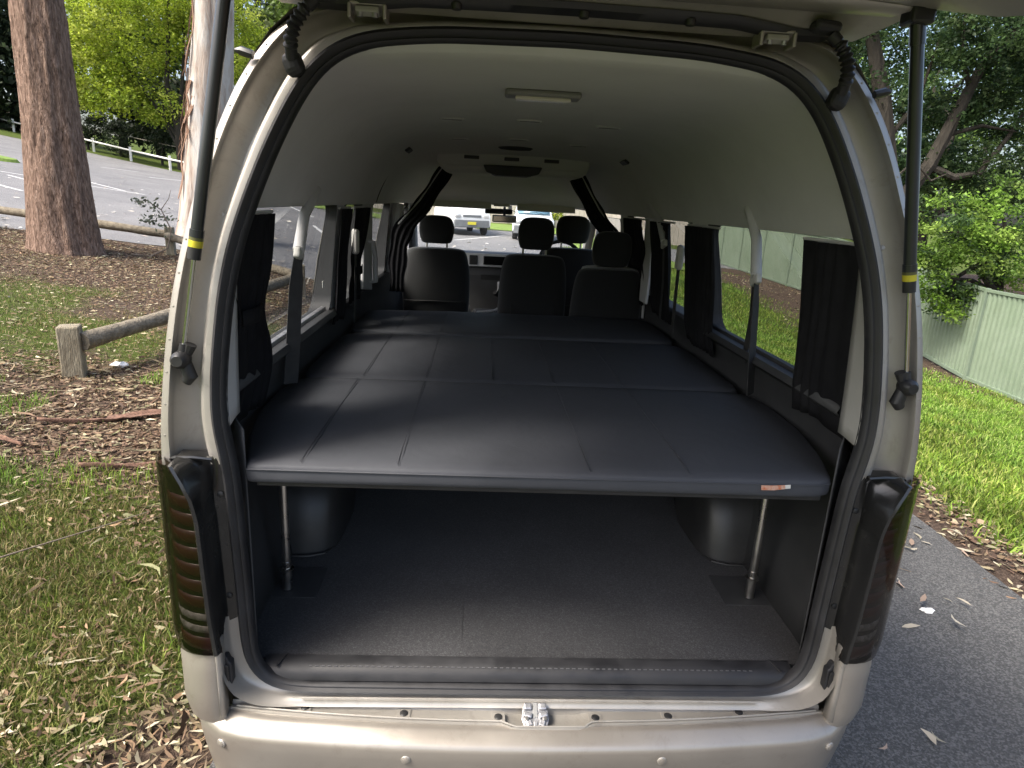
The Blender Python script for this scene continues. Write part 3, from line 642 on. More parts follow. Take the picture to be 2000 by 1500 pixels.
def paling_fence():
    t = thing('paling_fence', 'weathered grey timber paling fence behind the white rail', 'fence', (-27,51.4,Tz(-27,51.4)))
    P = [Vector(p) for p in ((-46,60),(-38,56),(-30.5,52.6),(-23,49.4),(-15,45.6),(-8,42.3))]
    plank = MB().box((0,0,0),(.145,.02,2.15)).build('plank','paling',t,False); me = plank.data; first = True
    pieces = []
    for a,b in zip(P[:-1],P[1:]):
        d = b-a; n = int(d.length/.155); ang = math.atan2(d.y,d.x)
        for k in range(n):
            p = a+d*((k+.5)/n); pieces.append((p.x,p.y,ang))
        mb = MB(); q = Vector((-d.y,d.x)).normalized()*.04
        for zz in (.5,1.5): mb.tube([(a.x+q.x,a.y+q.y,Tz(a.x,a.y)+zz),(b.x+q.x,b.y+q.y,Tz(b.x,b.y)+zz)],.035,6)
        mb.build('rail','paling',t)
    pieces.sort(key=lambda p: abs(p[0]+28)); o0 = off(t)
    for i,(x,y,an) in enumerate(pieces[:110]):
        o = plank if i == 0 else link(plank.copy(), t)
        o.location = (x-o0.x, y-o0.y, Tz(x,y)+1.07+random.uniform(-.03,.03)-o0.z); o.rotation_euler = (random.uniform(-.02,.02),random.uniform(-.012,.012),an)
    mb = MB()
    for (x,y,an) in pieces[110:]: mb.box((x,y,Tz(x,y)+1.07+random.uniform(-.03,.03)),(.145,.02,2.15),an)
    tag(mb.build('plank_row','paling',t,False), kind='stuff')
paling_fence()
def log_post(t, x, y, h, wd, rz, lean=(0,0), m='post_timber'):
    z = Tz(x,y); mb = MB(); mb.box((x,y,z+h/2-.06),(wd,wd,h+.12),rz,lean[0],lean[1]); return mb.build('post',m,t,False,bev=.014)
def log_rail(t, a, b, r):
    P = branch_path(a,b,10,.012); rr = [r*random.uniform(.9,1.08) for _ in P]; return MB().tube(P,rr,12).build('rail','log_timber',t)
t = thing('log_barrier', 'low timber barrier with square post and round log near the van', 'barrier', (-3.63,4.02,Tz(-3.63,4.02)))
log_post(t,-3.63,4.10,.44,.165,.35); log_post(t,-3.0,8.9,.5,.17,.3)
log_rail(t,(-3.55,4.1,Tz(-3.63,4.1)+.30),(-3.0,8.9,Tz(-3,8.9)+.32),.075)
t = thing('log_barrier', 'timber post and log rail running behind the stout brown trunk', 'barrier', (-6.02,11.3,Tz(-6.02,11.3)))
log_post(t,-6.02,11.3,.52,.15,.2); log_post(t,-9.6,11.35,.5,.16,.1); log_post(t,-13.2,11.3,.5,.16,0)
log_rail(t,(-3.02,9.05,Tz(-3,9)+.3),(-6.02,11.2,Tz(-6,11.2)+.36),.07); log_rail(t,(-6.02,11.3,Tz(-6,11.3)+.38),(-9.6,11.35,Tz(-9.6,11.35)+.36),.075); log_rail(t,(-9.6,11.35,Tz(-9.6,11.35)+.36),(-13.2,11.3,Tz(-13.2,11.3)+.36),.07)
def board_wall():
    t = thing('board_fence', 'cream board fence with posts seen ahead through the windscreen', 'fence', (3,41.5,Tz(3,41.5)))
    x = -14.0
    while x < 13.5:
        z = Tz(x+.15,41.5); MB().box((x+.15,41.5,z+1.15),(.285,.03,2.3)).build('board','beige_wall',t,False); x += .3
    for k in range(10):
        xx = -13.6+k*3; MB().box((xx,41.42,Tz(xx,41.4)+1.2),(.14,.12,2.5)).build('post','beige_wall',t,False,bev=.01)
board_wall()

# ------------------------------------------------------------------ small things on the ground
def bark_strip(label, a, b, wd, z=.03):
    a = Vector((*a, Tz(*a)+z)); b = Vector((*b, Tz(*b)+z)); P = branch_path(a,b,26,.06)
    for p in P: p.z = Tz(p.x,p.y)+z+.015*math.sin(p.x*9)
    d = b-a; side = Vector((-d.y,d.x,0)).normalized(); rows = []
    for i,p in enumerate(P):
        u = i/26; ww = wd*(.25+.75*math.sin(math.pi*min(1,u*1.1+.05)))*random.uniform(.55,1.2)/2; c_ = .010+.014*math.sin(u*7); rows.append([p-side*ww*random.uniform(.7,1)+Vector((0,0,c_)), p-side*ww*.4-Vector((0,0,.006)), p+side*ww*.4-Vector((0,0,.003)), p+side*ww*random.uniform(.7,1)+Vector((0,0,.020-c_*.5))])
    o = MB().grid(rows).build('bark_strip','bark_strip',None,True,solid=.006,origin=tuple(a)); return tag(o,label,'bark',group='fallen bark strips')
bark_strip('long reddish strip of fallen bark on the mulch nearest the taillight', (-3.25,3.00), (-2.2,3.62), .10)
bark_strip('narrow brown bark strip lying below the long reddish one', (-2.62,2.38), (-2.02,2.62), .05)
bark_strip('pale brown bark strip near the left edge of the mulch', (-3.7,2.75), (-3.1,2.62), .05)
def stick(label, P, r):
    o = MB().tube(P, [r*(1-.5*k/(len(P)-1)) for k in range(len(P))], 6).build('stick','twig',None,origin=tuple(P[0])); return tag(o,label,'stick')
stick('thin straight stick lying across the lawn at lower left', [(-2.55,1.10,Tz(-2.55,1.1)+.05),(-2.35,1.38,Tz(-2.35,1.38)+.055),(-2.15,1.66,Tz(-2.15,1.66)+.05),(-1.98,1.92,Tz(-1.98,1.92)+.04)], .005)
def scrap(label, x, y, s):
    z = Tz(x,y); V = []; n = 9; rows = []
    for i in range(5):
        row = []
        for k in range(n):
            a = 2*math.pi*k/n; r = s*math.sin(math.pi*(i+.4)/5)*random.uniform(.6,1.15); row.append((x+math.cos(a)*r*1.5, y+math.sin(a)*r, z+s*.15+s*1.1*(i/4)*random.uniform(.8,1.1)))
        rows.append(row)
    mb = MB(); mb.grid(rows, True); mb.f.append(tuple(range(4*n,5*n))); o = mb.build('paper_scrap','litter_white',None,False,origin=(x,y,z)); return tag(o,label,'litter')
scrap('crumpled white scrap lying beside the near timber post', -3.42, 4.42, .055)
scrap('small pale scrap lying on the dark asphalt path', 2.1, 1.25, .03)
def leafy_branch():
    z = Tz(-6.0,10.9); t = thing('leafy_branch', 'fallen leafy twig leaning on the rail beside the stout trunk', 'branch', (-6.0,10.9,z))
    P = [(-6.45,10.7,z+.05),(-6.15,10.75,z+.02),(-5.85,10.8,z+.18),(-5.78,10.85,z+.5),(-5.95,10.9,z+.85),(-6.2,10.9,z+1.0),(-6.4,10.9,z+.95)]
    MB().tube(P,[.018,.017,.015,.012,.01,.008,.004],6).build('stem','twig',t)
    P2 = [(-5.95,10.9,z+.85),(-5.8,10.9,z+1.05),(-5.75,10.9,z+1.2)]; MB().tube(P2,[.008,.006,.003],5).build('side_stem','twig',t)
    Q,F_,C_ = crown_cloud([(-6.0,10.9,z+.6,.28,.2,.25,12),(-6.25,10.9,z+.95,.25,.15,.1,7)], .1, 9, .085, [(.16,.18,.12),(.20,.22,.16),(.12,.14,.09)]); np_mesh('foliage',Q,F_,'leaf',t,C_)
leafy_branch()
def twig_heap():
    x,y = 1.98,1.62; z = Tz(x,y)+.03; t = thing('twig_heap', 'little heap of twigs and pale leaves on the asphalt', 'twigs', (x,y,z)); mb = MB()
    for k in range(16):
        a = random.uniform(0,6.28); l = random.uniform(.05,.17); cx,cy = x+random.gauss(0,.07),y+random.gauss(0,.06); mb.tube([(cx-math.cos(a)*l,cy-math.sin(a)*l,z),(cx,cy,z+.015),(cx+math.cos(a)*l,cy+math.sin(a)*l,z)],.0022,5)
    mb.build('twigs','twig',t)
    xx = x+rng.normal(0,.06,26); yy = y+rng.normal(0,.05,26); o = leaf_cards('leaf_cluster',None,xx,yy,.055,.02,[(.42,.43,.36),(.36,.38,.28),(.5,.46,.38)],.035,.5,None); o.parent = t; o.location = -off(t)
    for k in ('category',):
        if k in o: del o[k]
twig_heap()
sap = tree('sapling', 'small yellow green sapling in front of the cream fence', (4.0,37,Tz(4,37)), [((4,37,Tz(4,37)-.05),.05),((4,37,1.2),.035)], [(4,37,1.6,.55,.5,.6,26)], .2, [(.32,.36,.04),(.4,.42,.06)], 'bark_dark', .22, 18)

# ------------------------------------------------------------------ vehicles across the car park
def parked(name, label, loc, yaw, wd, prof, ws, hl, plate, bump_z, glassm='far_glass', Ln=4.6):
    """front-on vehicle. prof: (y back from nose, z) outline of the body's top; ws: (i0,i1) windscreen segment of prof"""
    t = thing(name, label, 'van' if 'van' in name else 'car', (0,0,0), 'vehicles parked ahead')
    pts = prof+[(Ln,prof[-1][1]),(Ln,.32)]
    # body: cross sections with rounded shoulders
    rows = []
    for (y,z) in prof+[(Ln*.98,prof[-1][1]),(Ln,prof[-1][1]*.6)]:
        k = .86 if z > 1.3 else (.95 if z > .8 else 1.0); hw = wd/2
        rows.append([(-hw,y+.06,.30),(-hw,y+.05,min(z,.85)),(-hw*k,y+.03,z-.05),(-hw*k*.93,y,z),(0,y-.03,z+.02),(hw*k*.93,y,z),(hw*k,y+.03,z-.05),(hw,y+.05,min(z,.85)),(hw,y+.06,.30)])
    rows = [[(p[0],r[0][1]-.02,.30) for p in r] if i == -1 else r for i,r in enumerate(rows)]
    mb = MB(); mb.grid(rows); mb.build('body','white_paint_metal',t,True,ang=40)
    (y0,z0),(y1,z1) = prof[ws[0]],prof[ws[1]]; hw = wd/2
    n = Vector((0,-(z1-z0),(y1-y0))).normalized()*.03
    mb = MB(); mb.grid([[(-hw*.80,y0+n.y+.02,z0+.06+n.z),(0,y0+n.y-.03,z0+.06+n.z),(hw*.80,y0+n.y+.02,z0+.06+n.z)],[(-hw*.74,y1+n.y-.02,z1-.06+n.z),(0,y1+n.y-.06,z1-.06+n.z),(hw*.74,y1+n.y-.02,z1-.06+n.z)]]); mb.build('windscreen',glassm,t,solid=.012)
    for s in (-1,1):
        mb = MB(); mb.grid([[(s*(hw*.93),y0+.5,z0+.05),(s*hw*.93,y0+1.5,z0+.05)],[(s*hw*.865,y1+.35,z1-.1),(s*hw*.865,y0+1.45,z1-.1)]]); mb.build('side_window',glassm,t,solid=.012)
        mb = MB(); mb.box((s*hw*.74,hl[0],hl[1]),(.26,.07,.15)); mb.build('headlight','headlamp',t,bev=.03)
        mb = MB(); mb.tube([(s*(hw-.1),y0+.15,z0+.1),(s*(hw+.12),y0+.1,z0+.2)],.02,6); mb.box((s*(hw+.15),y0+.1,z0+.26),(.14,.06,.22)); mb.build('door_mirror','black_plastic',t,False,bev=.015)
        for yy in (.85,Ln-1.0):
            mb = MB(); mb.lathe([(.19,-.1),(.31,-.1),(.33,-.06),(.33,.06),(.31,.1),(.19,.1)],(s*(hw-.1),yy,.33),'X',20); wl = mb.build('tyre','tyre',t,bev=0)
            mb = MB(); mb.lathe([(.04,s*.06),(.17,s*.085),(.19,s*.07)],(s*(hw-.1),yy,.33),'X',16); mb.build('rim','silver_plastic',wl)
    mb = MB(); mb.box((0,hl[0]-.01,hl[1]-.0),(wd*.48,.05,.10)); mb.build('grille','grey_bumper',t,False,bev=.01)
    mb = MB()
    mb.prism([(-hw*1.0,.16),(-hw*.9,-.05),(-hw*.5,-.1),(hw*.5,-.1),(hw*.9,-.05),(hw*1.0,.16),(hw,.4),(-hw,.4)],bump_z[0],bump_z[1]); mb.build('bumper','grey_bumper',t,False,bev=.03)
    mb = MB(); mb.box((plate[0],-.12,plate[1]),(.37,.02,.12)); mb.build('number_plate','plate_yellow',t,False,bev=.004)
    mb = MB(); mb.ribbon([(-.35,y0-.05,z0+.09),(.1,y0+.02,z0+.14),(.4,y0-.04,z0+.09)],.02,.015,(0,1,0)); mb.build('wiper','black_plastic',t)
    t.location = (loc[0],loc[1],Tz(*loc)+.02); t.rotation_euler = (0,0,yaw); return t
parked('parked_van', 'white van with blue tinted windscreen facing us through the windscreen', (-.60,27.6), R(14), 1.69,
       [(.04,.42),(.0,.62),(.02,.95),(.10,1.12),(.22,1.18),(.78,1.86),(1.1,1.95)], (4,5), (.0,.82), (-.02,.52), (.34,.66))
parked('parked_car', 'white car with dark bumper parked right of the white van', (1.95,26.0), R(-4), 1.72,
       [(.04,.4),(.0,.6),(.05,.84),(.9,.98),(1.05,1.0),(1.65,1.42),(2.0,1.46)], (4,5), (.02,.74), (-.25,.42), (.28,.62), Ln=4.3)

# ------------------------------------------------------------------ the van
VAN = thing('van', 'gold high roof van with its tailgate open, seen from behind', 'van', (0,2.5,0))
def yr(z): return .12*max(0,(z-1.3)/.9)**1.5          # rear face leans forward above the taillights
def resample(poly, n):
    P = np.array(poly, float); d = np.r_[0,np.cumsum(np.linalg.norm(np.diff(P,axis=0),axis=1))]; u = np.linspace(0,d[-1],n)
    return np.stack([np.interp(u,d,P[:,k]) for k in range(P.shape[1])],-1)
def smooth(P, it=2, closed=False):
    P = np.array(P, float)
    for _ in range(it):
        Q = P.copy(); Q[1:-1] = .25*P[:-2]+.5*P[1:-1]+.25*P[2:]; P = Q
    return P
HALF_O = [(.926,1.24),(.921,1.33),(.910,1.43),(.898,1.53),(.88,1.64),(.858,1.74),(.842,1.80),(.824,1.87),(.798,1.94),(.774,2.01),(.737,2.095),(.698,2.16),(.655,2.215),(.608,2.256),(.5,2.285),(.3,2.302),(0,2.31)]
HALF_S = [(0,.598),(.3,.599),(.6,.600),(.656,.601),(.716,.618),(.754,.661),(.769,.725),(.770,.794),(.772,.896),(.777,1.06),(.782,1.242),(.793,1.29),(.803,1.36),(.800,1.442),(.796,1.491),(.787,1.574),(.775,1.667),(.752,1.77),(.714,1.88),(.674,1.98),(.618,2.095),(.585,2.145),(.545,2.188),(.47,2.225),(.3,2.245),(0,2.252)]
HALF_I = [(0,.634),(.3,.634),(.6,.640),(.672,.650),(.712,.682),(.730,.74),(.736,.83),(.737,.996),(.736,1.245),(.750,1.31),(.765,1.37),(.765,1.42),(.76,1.515),(.751,1.608),(.733,1.721),(.706,1.811),(.684,1.861),(.652,1.939),(.618,2.0),(.582,2.069),(.550,2.118),(.510,2.16),(.455,2.19),(.3,2.213),(0,2.222)]
# windows cut through both skins of each side: (y0,y1,z0,z1)
WIN = {-1: [(.20,1.40,1.38,1.83),(1.55,2.0,1.38,1.83),(2.32,3.02,1.38,1.83),(3.25,4.15,1.38,1.80)],
        1: [(.20,1.40,1.38,1.83),(1.62,2.28,1.38,1.83),(2.5,3.02,1.38,1.83),(3.25,4.15,1.38,1.80)]}
YS = sorted({.06,.12,.2,.5,.8,1.1,1.4,1.55,1.62,1.8,2.0,2.28,2.32,2.5,2.75,3.02,3.25,3.6,3.9,4.15,4.3,4.5,4.7,4.9,5.1,5.25})
OUT = [(.905,.36),(.922,.55),(.930,.75),(.933,.9),(.931,1.1),(.926,1.24),(.918,1.38),(.903,1.48),(.884,1.6),(.858,1.72),(.832,1.83),(.80,1.93),(.774,2.01),(.737,2.095),(.698,2.16),(.655,2.215),(.608,2.256),(.5,2.285),(.3,2.302),(0,2.31)]
def yfront(z): return float(np.interp(z,[.3,.6,1.1,1.3,1.84,2.1,2.31],[5.18,5.25,5.2,5.05,4.38,4.1,3.7]))
def nose(x, y, z):                                      # the front narrows a little
    k = 1-.10*np.clip((y-4.3)/.95,0,1)**2; return (x*k, y, z)
def hole(s, y, z):
    return any(a-1e-4 < y < b+1e-4 and c-1e-4 < z < d+1e-4 for a,b,c,d in WIN[s])
def side_shell(name, m, prof, ylist, s, inner=False, z_lo=None):
    rows = []
    for y in ylist: rows.append([nose(s*x, min(y, yfront(z)-(.06 if inner else 0)), z) for (x,z) in prof])
    def skip(i,j):
        yc = (ylist[i]+ylist[i+1])/2; zc = (prof[j][1]+prof[j+1][1])/2
        if min(ylist[i],yfront(zc)) >= yfront(zc)-1e-3: return True
        return hole(s,yc,zc)
    return rows, skip
mb = MB()
for s in (-1,1):
    rows, skip = side_shell('x','paint',OUT,[.06+0*.0]+[y for y in YS if y > .1],s)
    for j,(x,z) in enumerate(OUT):                      # rear edge follows the leaning rear face
        rows[0][j] = (s*x, (yr(z)+.028) if z > 1.24 else .10, z)
    mb.grid(rows, skip=skip)
zs = [.36,.55,.75,.9,1.1,1.28]; 
fr = lambda z: [nose(f*np.interp(z,[p[1] for p in OUT],[p[0] for p in OUT]), yfront(z)+.05*(1-f*f), z) for f in (-1,-.8,-.5,-.2,0,.2,.5,.8,1)]
mb.grid([fr(z) for z in zs]); mb.grid([fr(z) for z in (1.86,1.93,2.01,2.095,2.16,2.215,2.256,2.285,2.302,2.31)])
body = mb.build('body_shell','paint',VAN,True,solid=.004,ang=50)
# windscreen and its pillars
mb = MB(); mb.grid([[ (p[0]*.93,p[1]+.01,p[2]) for p in fr(z)] for z in (1.28,1.5,1.7,1.86)]); mb.build('windscreen','clear_glass',VAN)
for s in (-1,1):
    a = fr(1.26)[8 if s > 0 else 0]; b = fr(1.88)[8 if s > 0 else 0]
    MB().tube([(a[0]*.97,a[1]-.02,a[2]),(b[0]*.97,b[1]-.02,b[2])],.045,10).build('windscreen_pillar','pale_trim',VAN)

# rear door frame: lofted between the outer edge and the seal
NC = 90
def both(P): # half outline (x>=0, bottom to top centre) -> full arch from left foot to right foot
    P = np.array(P); L = P.copy(); L[:,0] *= -1; return np.concatenate([L, P[::-1][1:]])
HS_up = [p for p in HALF_S if p[1] >= 1.24]
O_ = smooth(resample(HALF_O,NC),3); S_ = smooth(resample(HS_up,NC),3)
def frame_rows(stops):
    rows = []
    for f, dy in stops:
        half = O_*(1-f)+S_*f; row = []
        for (x,z) in both(half): row.append((x, yr(z)+dy, z))
        rows.append(row)
    return rows
mb = MB(); mb.grid(frame_rows([(-.005,.05),(0,.03),(.015,.010),(.05,.002),(.19,0),(.205,.003),(.22,.018)])); mb.build('rear_flange','paint',VAN,ang=60)
mb = MB(); mb.grid(frame_rows([(.22,.018),(.25,.030),(.42,.046),(.58,.060),(.64,.060),(.72,.050),(.765,.024),(.80,.013),(.88,.011),(1.03,.014)])); mb.build('rear_door_channel','paint_jamb',VAN,ang=60)
# spot welds along the flange
mb = MB()
half = O_*.88+S_*.12
for s in (-1,1):
    for k in range(4,64,4):
        x,z = half[k]; mb.lathe([(.003,.0),(.0025,-.0010),(.0005,-.0013)],(s*x,yr(z)+.0012,z),'Y',8)
mb.build('spot_welds','paint',VAN)
# roof corner plates and the nubs at the gutter ends
for s in (-1,1):
    mb = MB(); rows = []
    for f,dy in ((.02,-.004),(.10,-.006),(.18,-.004)):
        r = []
        for k in range(62,76): x,z = O_[k]*(1-f)+S_[k]*f; r.append((s*x,yr(z)+dy,z))
        rows.append(r)
    mb.grid(rows); mb.build('corner_plate','paint_jamb',VAN,solid=.004)
    mb = MB(); mb.tube([(s*.690,.10,2.155),(s*.715,.10,2.162),(s*.728,.10,2.163)],[.009,.010,.004],8); mb.build('gutter_end','black_plastic',VAN)
# weather seal: double bulb loop
full_S = np.concatenate([np.array(HALF_S)*[-1,1], np.array(HALF_S)[::-1][1:-1]]); full_I = np.concatenate([np.array(HALF_I)*[-1,1], np.array(HALF_I)[::-1][1:-1]])
S2 = smooth(resample(np.vstack([full_S,full_S[:1]]),260),2)[:-1]; 
S2 = smooth(S2,6); _t = np.roll(S2,-1,0)-np.roll(S2,1,0); _n = np.stack([_t[:,1],-_t[:,0]],-1); _n /= np.linalg.norm(_n,axis=1)[:,None]
I2 = S2+_n*np.interp(S2[:,1],[.60,.64,.75],[.025,.027,.033])[:,None]*(1 if (S2[60]+_n[60]*.1)[0] > S2[60][0] else -1)
rows = []
for f,dy in ((-.06,.03),(-.04,.0),(.06,-.013),(.28,-.020),(.50,-.015),(.60,-.006),(.66,-.006),(.76,-.012),(.9,-.009),(1.0,.002),(1.0,.014)):
    rows.append([(p[0]*(1-f)+q[0]*f, yr(p[1])+dy+.012, p[1]*(1-f)+q[1]*f) for p,q in zip(S2,I2)])
MB().grid(rows, True).build('weather_seal','rubber',VAN,ang=75)

# headliner and inner trim
def Hc(y): return float(np.interp(y,[0,2.3,2.62,3.0,4.35],[2.2,2.195,2.15,2.10,1.85]))
IN_UP = smooth(resample([(.795,1.83),(.775,1.90),(.742,1.98),(.70,2.05),(.648,2.108),(.585,2.15),(.49,2.178),(.33,2.193),(.15,2.199),(0,2.2)],40),2)
IN_UP[0] = (.795,1.83); IN_UP[-1] = (0,2.2)
IH = I2[(I2[:,0] > 0)&(I2[:,1] > 1.2)]; IH = IH[np.argsort(IH[:,1]-IH[:,0]*.35)]+[0,0]      # inner edge of the seal, right half, bottom to top
def ix(z): return float(np.interp(z,IH[:,1],IH[:,0]))
HI_up = smooth(resample([(ix(1.825),1.825)]+[tuple(p) for p in IH if p[1] > 1.83]+[(0,IH[-1,1])],40),1); HI_up = HI_up*[1.003,1]+[0,.002]
rows = []
for f,y in ((0,None),(.35,.07),(.7,.12),(.92,.17),(1,.24)):
    rows.append([(x, (yr(z)+.022) if y is None else max(y, yr(z)+.022+.03*f), z) for (x,z) in both(HI_up*(1-f)+IN_UP*f)])
for y in (.5,.8,1.1,1.5,1.9,2.3,2.45,2.62,2.8,3.0,3.25,3.6,3.9,4.15,4.34):
    k = (Hc(y)-1.83)/(2.2-1.83); rows.append([(x*(1-.05*np.clip((y-3)/1.3,0,1)), y, 1.83+(z-1.83)*k) for (x,z) in both(IN_UP)])
MB().grid(rows).build('headliner','headliner',VAN,ang=60)
# rear pillar trims, pale strips that run down beside the seal
for s in (-1,1):
    zz = np.linspace(1.335,1.84,16); xs_ = [ix(z)+.0015 for z in zz]; rows = []
    for f,y in ((0,.020),(.1,.030),(.5,.065),(.85,.10),(1,.13)):
        rows.append([(s*(x*(1-f)+(.777+.003*(1.83-z)/.45)*f), y+yr(z), z) for x,z in zip(xs_,zz)])
    MB().grid(rows).build('pillar_trim','pale_trim' if s < 0 else 'pillar_grey',VAN,solid=.003)
# window-band inner pillars and the dark trim below the belt
def inx(z): return float(np.interp(z,[.66,1.0,1.25,1.38,1.6,1.83],[.80,.855,.866,.838,.822,.795]))
for s in (-1,1):
    mb = MB(); zz = [1.38,1.5,1.6,1.7,1.83]; ys_ = [y for y in YS if .19 < y < 4.31]
    rows = [[(s*inx(z),y,z) for z in zz] for y in ys_]
    mb.grid(rows, skip=lambda i,j: hole(s,(ys_[i]+ys_[i+1])/2,(zz[j]+zz[j+1])/2))
    mb.build('window_pillar_trim','headliner',VAN)
    mb = MB(); zz = [.66,.8,1.0,1.15,1.25,1.32,1.365,1.38]; rows = [[(s*(inx(z)-(.012 if z == 1.365 else 0)),y,z) for z in zz] for y in [.045,.12,.2,.5,.9,1.4,2,2.6,3.2,3.9,4.3]]
    for j,z in enumerate(zz): rows[0][j] = (s*min(inx(z),.742),.045,min(z,1.32))
    for j,z in enumerate(zz): rows[1][j] = (s*min(inx(z),.795),.12,min(z,1.335))
    mb.grid(rows); mb.build('side_trim','dark_trim',VAN,solid=.004,ang=50)
    # window reveals, glass, belt mouldings
    for i,(y0,y1,z0,z1) in enumerate(WIN[s]):
        ox = lambda z: float(np.interp(z,[p[1] for p in OUT],[p[0] for p in OUT])); cr = .07 if i == 0 else .04
        loop = []
        for (cy_,cz,a0) in ((y1-cr,z1-cr,0),(y0+cr,z1-cr,90),(y0+cr,z0+cr,180),(y1-cr,z0+cr,270)):
            for k in range(5):
                a = R(a0+k*22.5); loop.append((cy_+cr*math.cos(a), cz+cr*math.sin(a)))
        sq = [(min(max((p[0]-(y0+y1)/2)*9,-(y1-y0)/2),(y1-y0)/2)+(y0+y1)/2, min(max((p[1]-(z0+z1)/2)*9,-(z1-z0)/2),(z1-z0)/2)+(z0+z1)/2) for p in loop]
        rows = [[(s*(inx(z)),y,z) for y,z in sq],[(s*(inx(z)-.003),y,z) for y,z in loop],[(s*(inx(z)+.015),y,z) for y,z in loop],[(s*(ox(z)-.012),y,z) for y,z in loop],[(s*(ox(z)+.002),y,z) for y,z in loop],[(s*(ox(z)+.002),y,z) for y,z in sq]]
        wnd = MB().grid(rows, True).build('window_frame','dark_trim',VAN,ang=40)
        mb = MB(); n = len(loop); c = ((y0+y1)/2,(z0+z1)/2); V = [(s*(ox(z)-.012),y,z) for y,z in loop]+[(s*(ox(c[1])-.012),c[0],c[1])]
        mb.add(V,[(k,(k+1)%n,n) for k in range(n)]); mb.build('pane','tinted_glass' if i < 3 else 'clear_glass',wnd,False)
    MB().grid([[(s*(.838-.016),y,1.352),(s*(.838-.03),y,1.366),(s*(.838-.022),y,1.386),(s*.845,y,1.388)] for y in (.2,.5,.9,1.4)]).build('window_sill','dark_trim',VAN,solid=.003)
    MB().grid([[(s*.846,y,1.386),(s*.852,y,1.400),(s*.868,y,1.402)] for y in (.21,.6,1.0,1.39)]).build('sill_strip','zinc' if s < 0 else 'dark_trim',VAN,solid=.002)
# floor, wheel arches, kick plate
mb = MB(); mb.grid([[(x,y,.66) for x in (-.86,-.4,0,.4,.86)] for y in (.06,.5,1,2,3,3.3)]); mb.build('floor','carpet',VAN,False,solid=.006)
mb = MB(); mb.box((0,4.0,.56),(1.7,1.5,.04)); mb.build('cab_floor','dark_trim',VAN,False)
mb = MB(); mb.prism([(3.27,.54),(3.31,.54),(3.31,.70),(3.27,.70)],-.85,.85,'X'); mb.build('floor_step','dark_trim',VAN,False)
for s in (-1,1):
    rows = []
    for k in range(9):
        a = math.pi*k/8; rows.append([(s*.868,1.13-.56*math.cos(a),.664+.42*math.sin(a)**.75),(s*.72,1.13-.545*math.cos(a),.664+.40*math.sin(a)**.75),(s*.672,1.13-.51*math.cos(a),.664+.36*math.sin(a)**.75),(s*.655,1.13-.46*math.cos(a),.664+.31*math.sin(a)**.75),(s*.652,1.13-.2*math.cos(a),.664+.12*math.sin(a)**.75)])
    ar = MB().grid(rows).build('wheel_arch','arch_plastic',VAN,sub=2,ang=80)
    MB().tube([(s*.87,.563,.668),(s*.74,.567,.668),(s*.69,.59,.668),(s*.66,.67,.668),(s*.653,.9,.668)],.004,8).build('arch_lip','arch_plastic',ar)
mb = MB(); mb.grid([[(x,y,z) for x in (-.725,-.70,-.3,0,.3,.70,.725)] for (y,z) in ((.012,.628),(.016,.644),(.026,.656),(.042,.6635),(.068,.6655),(.072,.658))]); kp = mb.build('scuff_plate','rubber',VAN,ang=50)
mb = MB()
for k in range(74): mb.box((-.60+k*.0165,.031,.6595),(.009,.003,.002))
mb.build('stitching','stitch',kp,False)
for s in (-1,1): MB().box((s*.68,.045,.6655),(.005,.05,.005),s*.3).build('plate_joint','rubber',kp,False)
mb = MB(); mb.box((-.20,.235,.6632),(.0016,.19,.0008)); mb.build('carpet_seam','rubber',VAN,False)
for x in (-.745,.745): # floor plates under the bed legs
    MB().prism([(x-.10,.33),(x+.085,.33),(x+.085,.50),(x-.10,.50)],.6636,.6655).build('floor_plate','dark_trim',VAN,False,bev=.001)

# lower jamb, sill tray
JM = [(0,.586),(.3,.586),(.60,.586),(.67,.588),(.73,.60),(.775,.635),(.795,.69),(.802,.75),(.804,.83)]
JS = [(0,.598),(.3,.599),(.60,.600),(.656,.601),(.716,.618),(.754,.661),(.769,.725),(.770,.794),(.771,.84)]
a_ = smooth(resample(JS,50),1); b_ = smooth(resample(JM,50),1)
rows = []
for f,dy in ((-.05,.02),(.2,.016),(.7,.012),(.92,.004),(1.0,-.010),(1.06,-.03),(1.12,-.052)):
    r = []
    for (p,q) in zip(a_,b_):
        x,z = p*(1-f)+q*f; k = np.clip((abs(q[0])-.62)/.17,0,1); r.append((x, dy*(1 if dy > -.011 else .35+.65*k), z-(0 if dy > -.011 else .012*(1-k)*(-dy/.05))))
    rows.append(r[::-1]); 
rows2 = [[(-p[0],p[1],p[2]) for p in r]+list(reversed(r))[1:] for r in rows]
MB().grid(rows2).build('lower_jamb','paint_jamb',VAN,ang=70)
def plan(x): return .05*(abs(x)/.8)**2.2               # how the bumper curves forward towards its ends
xs_t = np.linspace(-.796,.796,64)
def notch(x): return float(np.clip((.115-abs(x-.035))/.02,0,1))    # pocket for the latch
rows = []
for (y,z,nz) in ((-.004,.580,0),(-.010,.566,-.006),(-.014,.560,-.012),(-.030,.560,-.016),(-.060,.562,-.016),(-.064,.568,-.012),(-.066,.573,-.004),(-.072,.574,-.002),(-.074,.566,0),(-.082,.565,0)):
    rows.append([(x, y+plan(x)*min(1,max(0,(-y-.01)/.05))-.014*notch(x)*(1 if y < -.06 else 0), z+nz*notch(x)) for x in xs_t])
MB().grid(rows).build('sill_tray','paint_jamb',VAN,ang=40)
MB().tube([(x,-.004,.587) for x in np.linspace(-.64,.64,30)],.0032,8).build('sill_bead','paint_jamb',VAN)
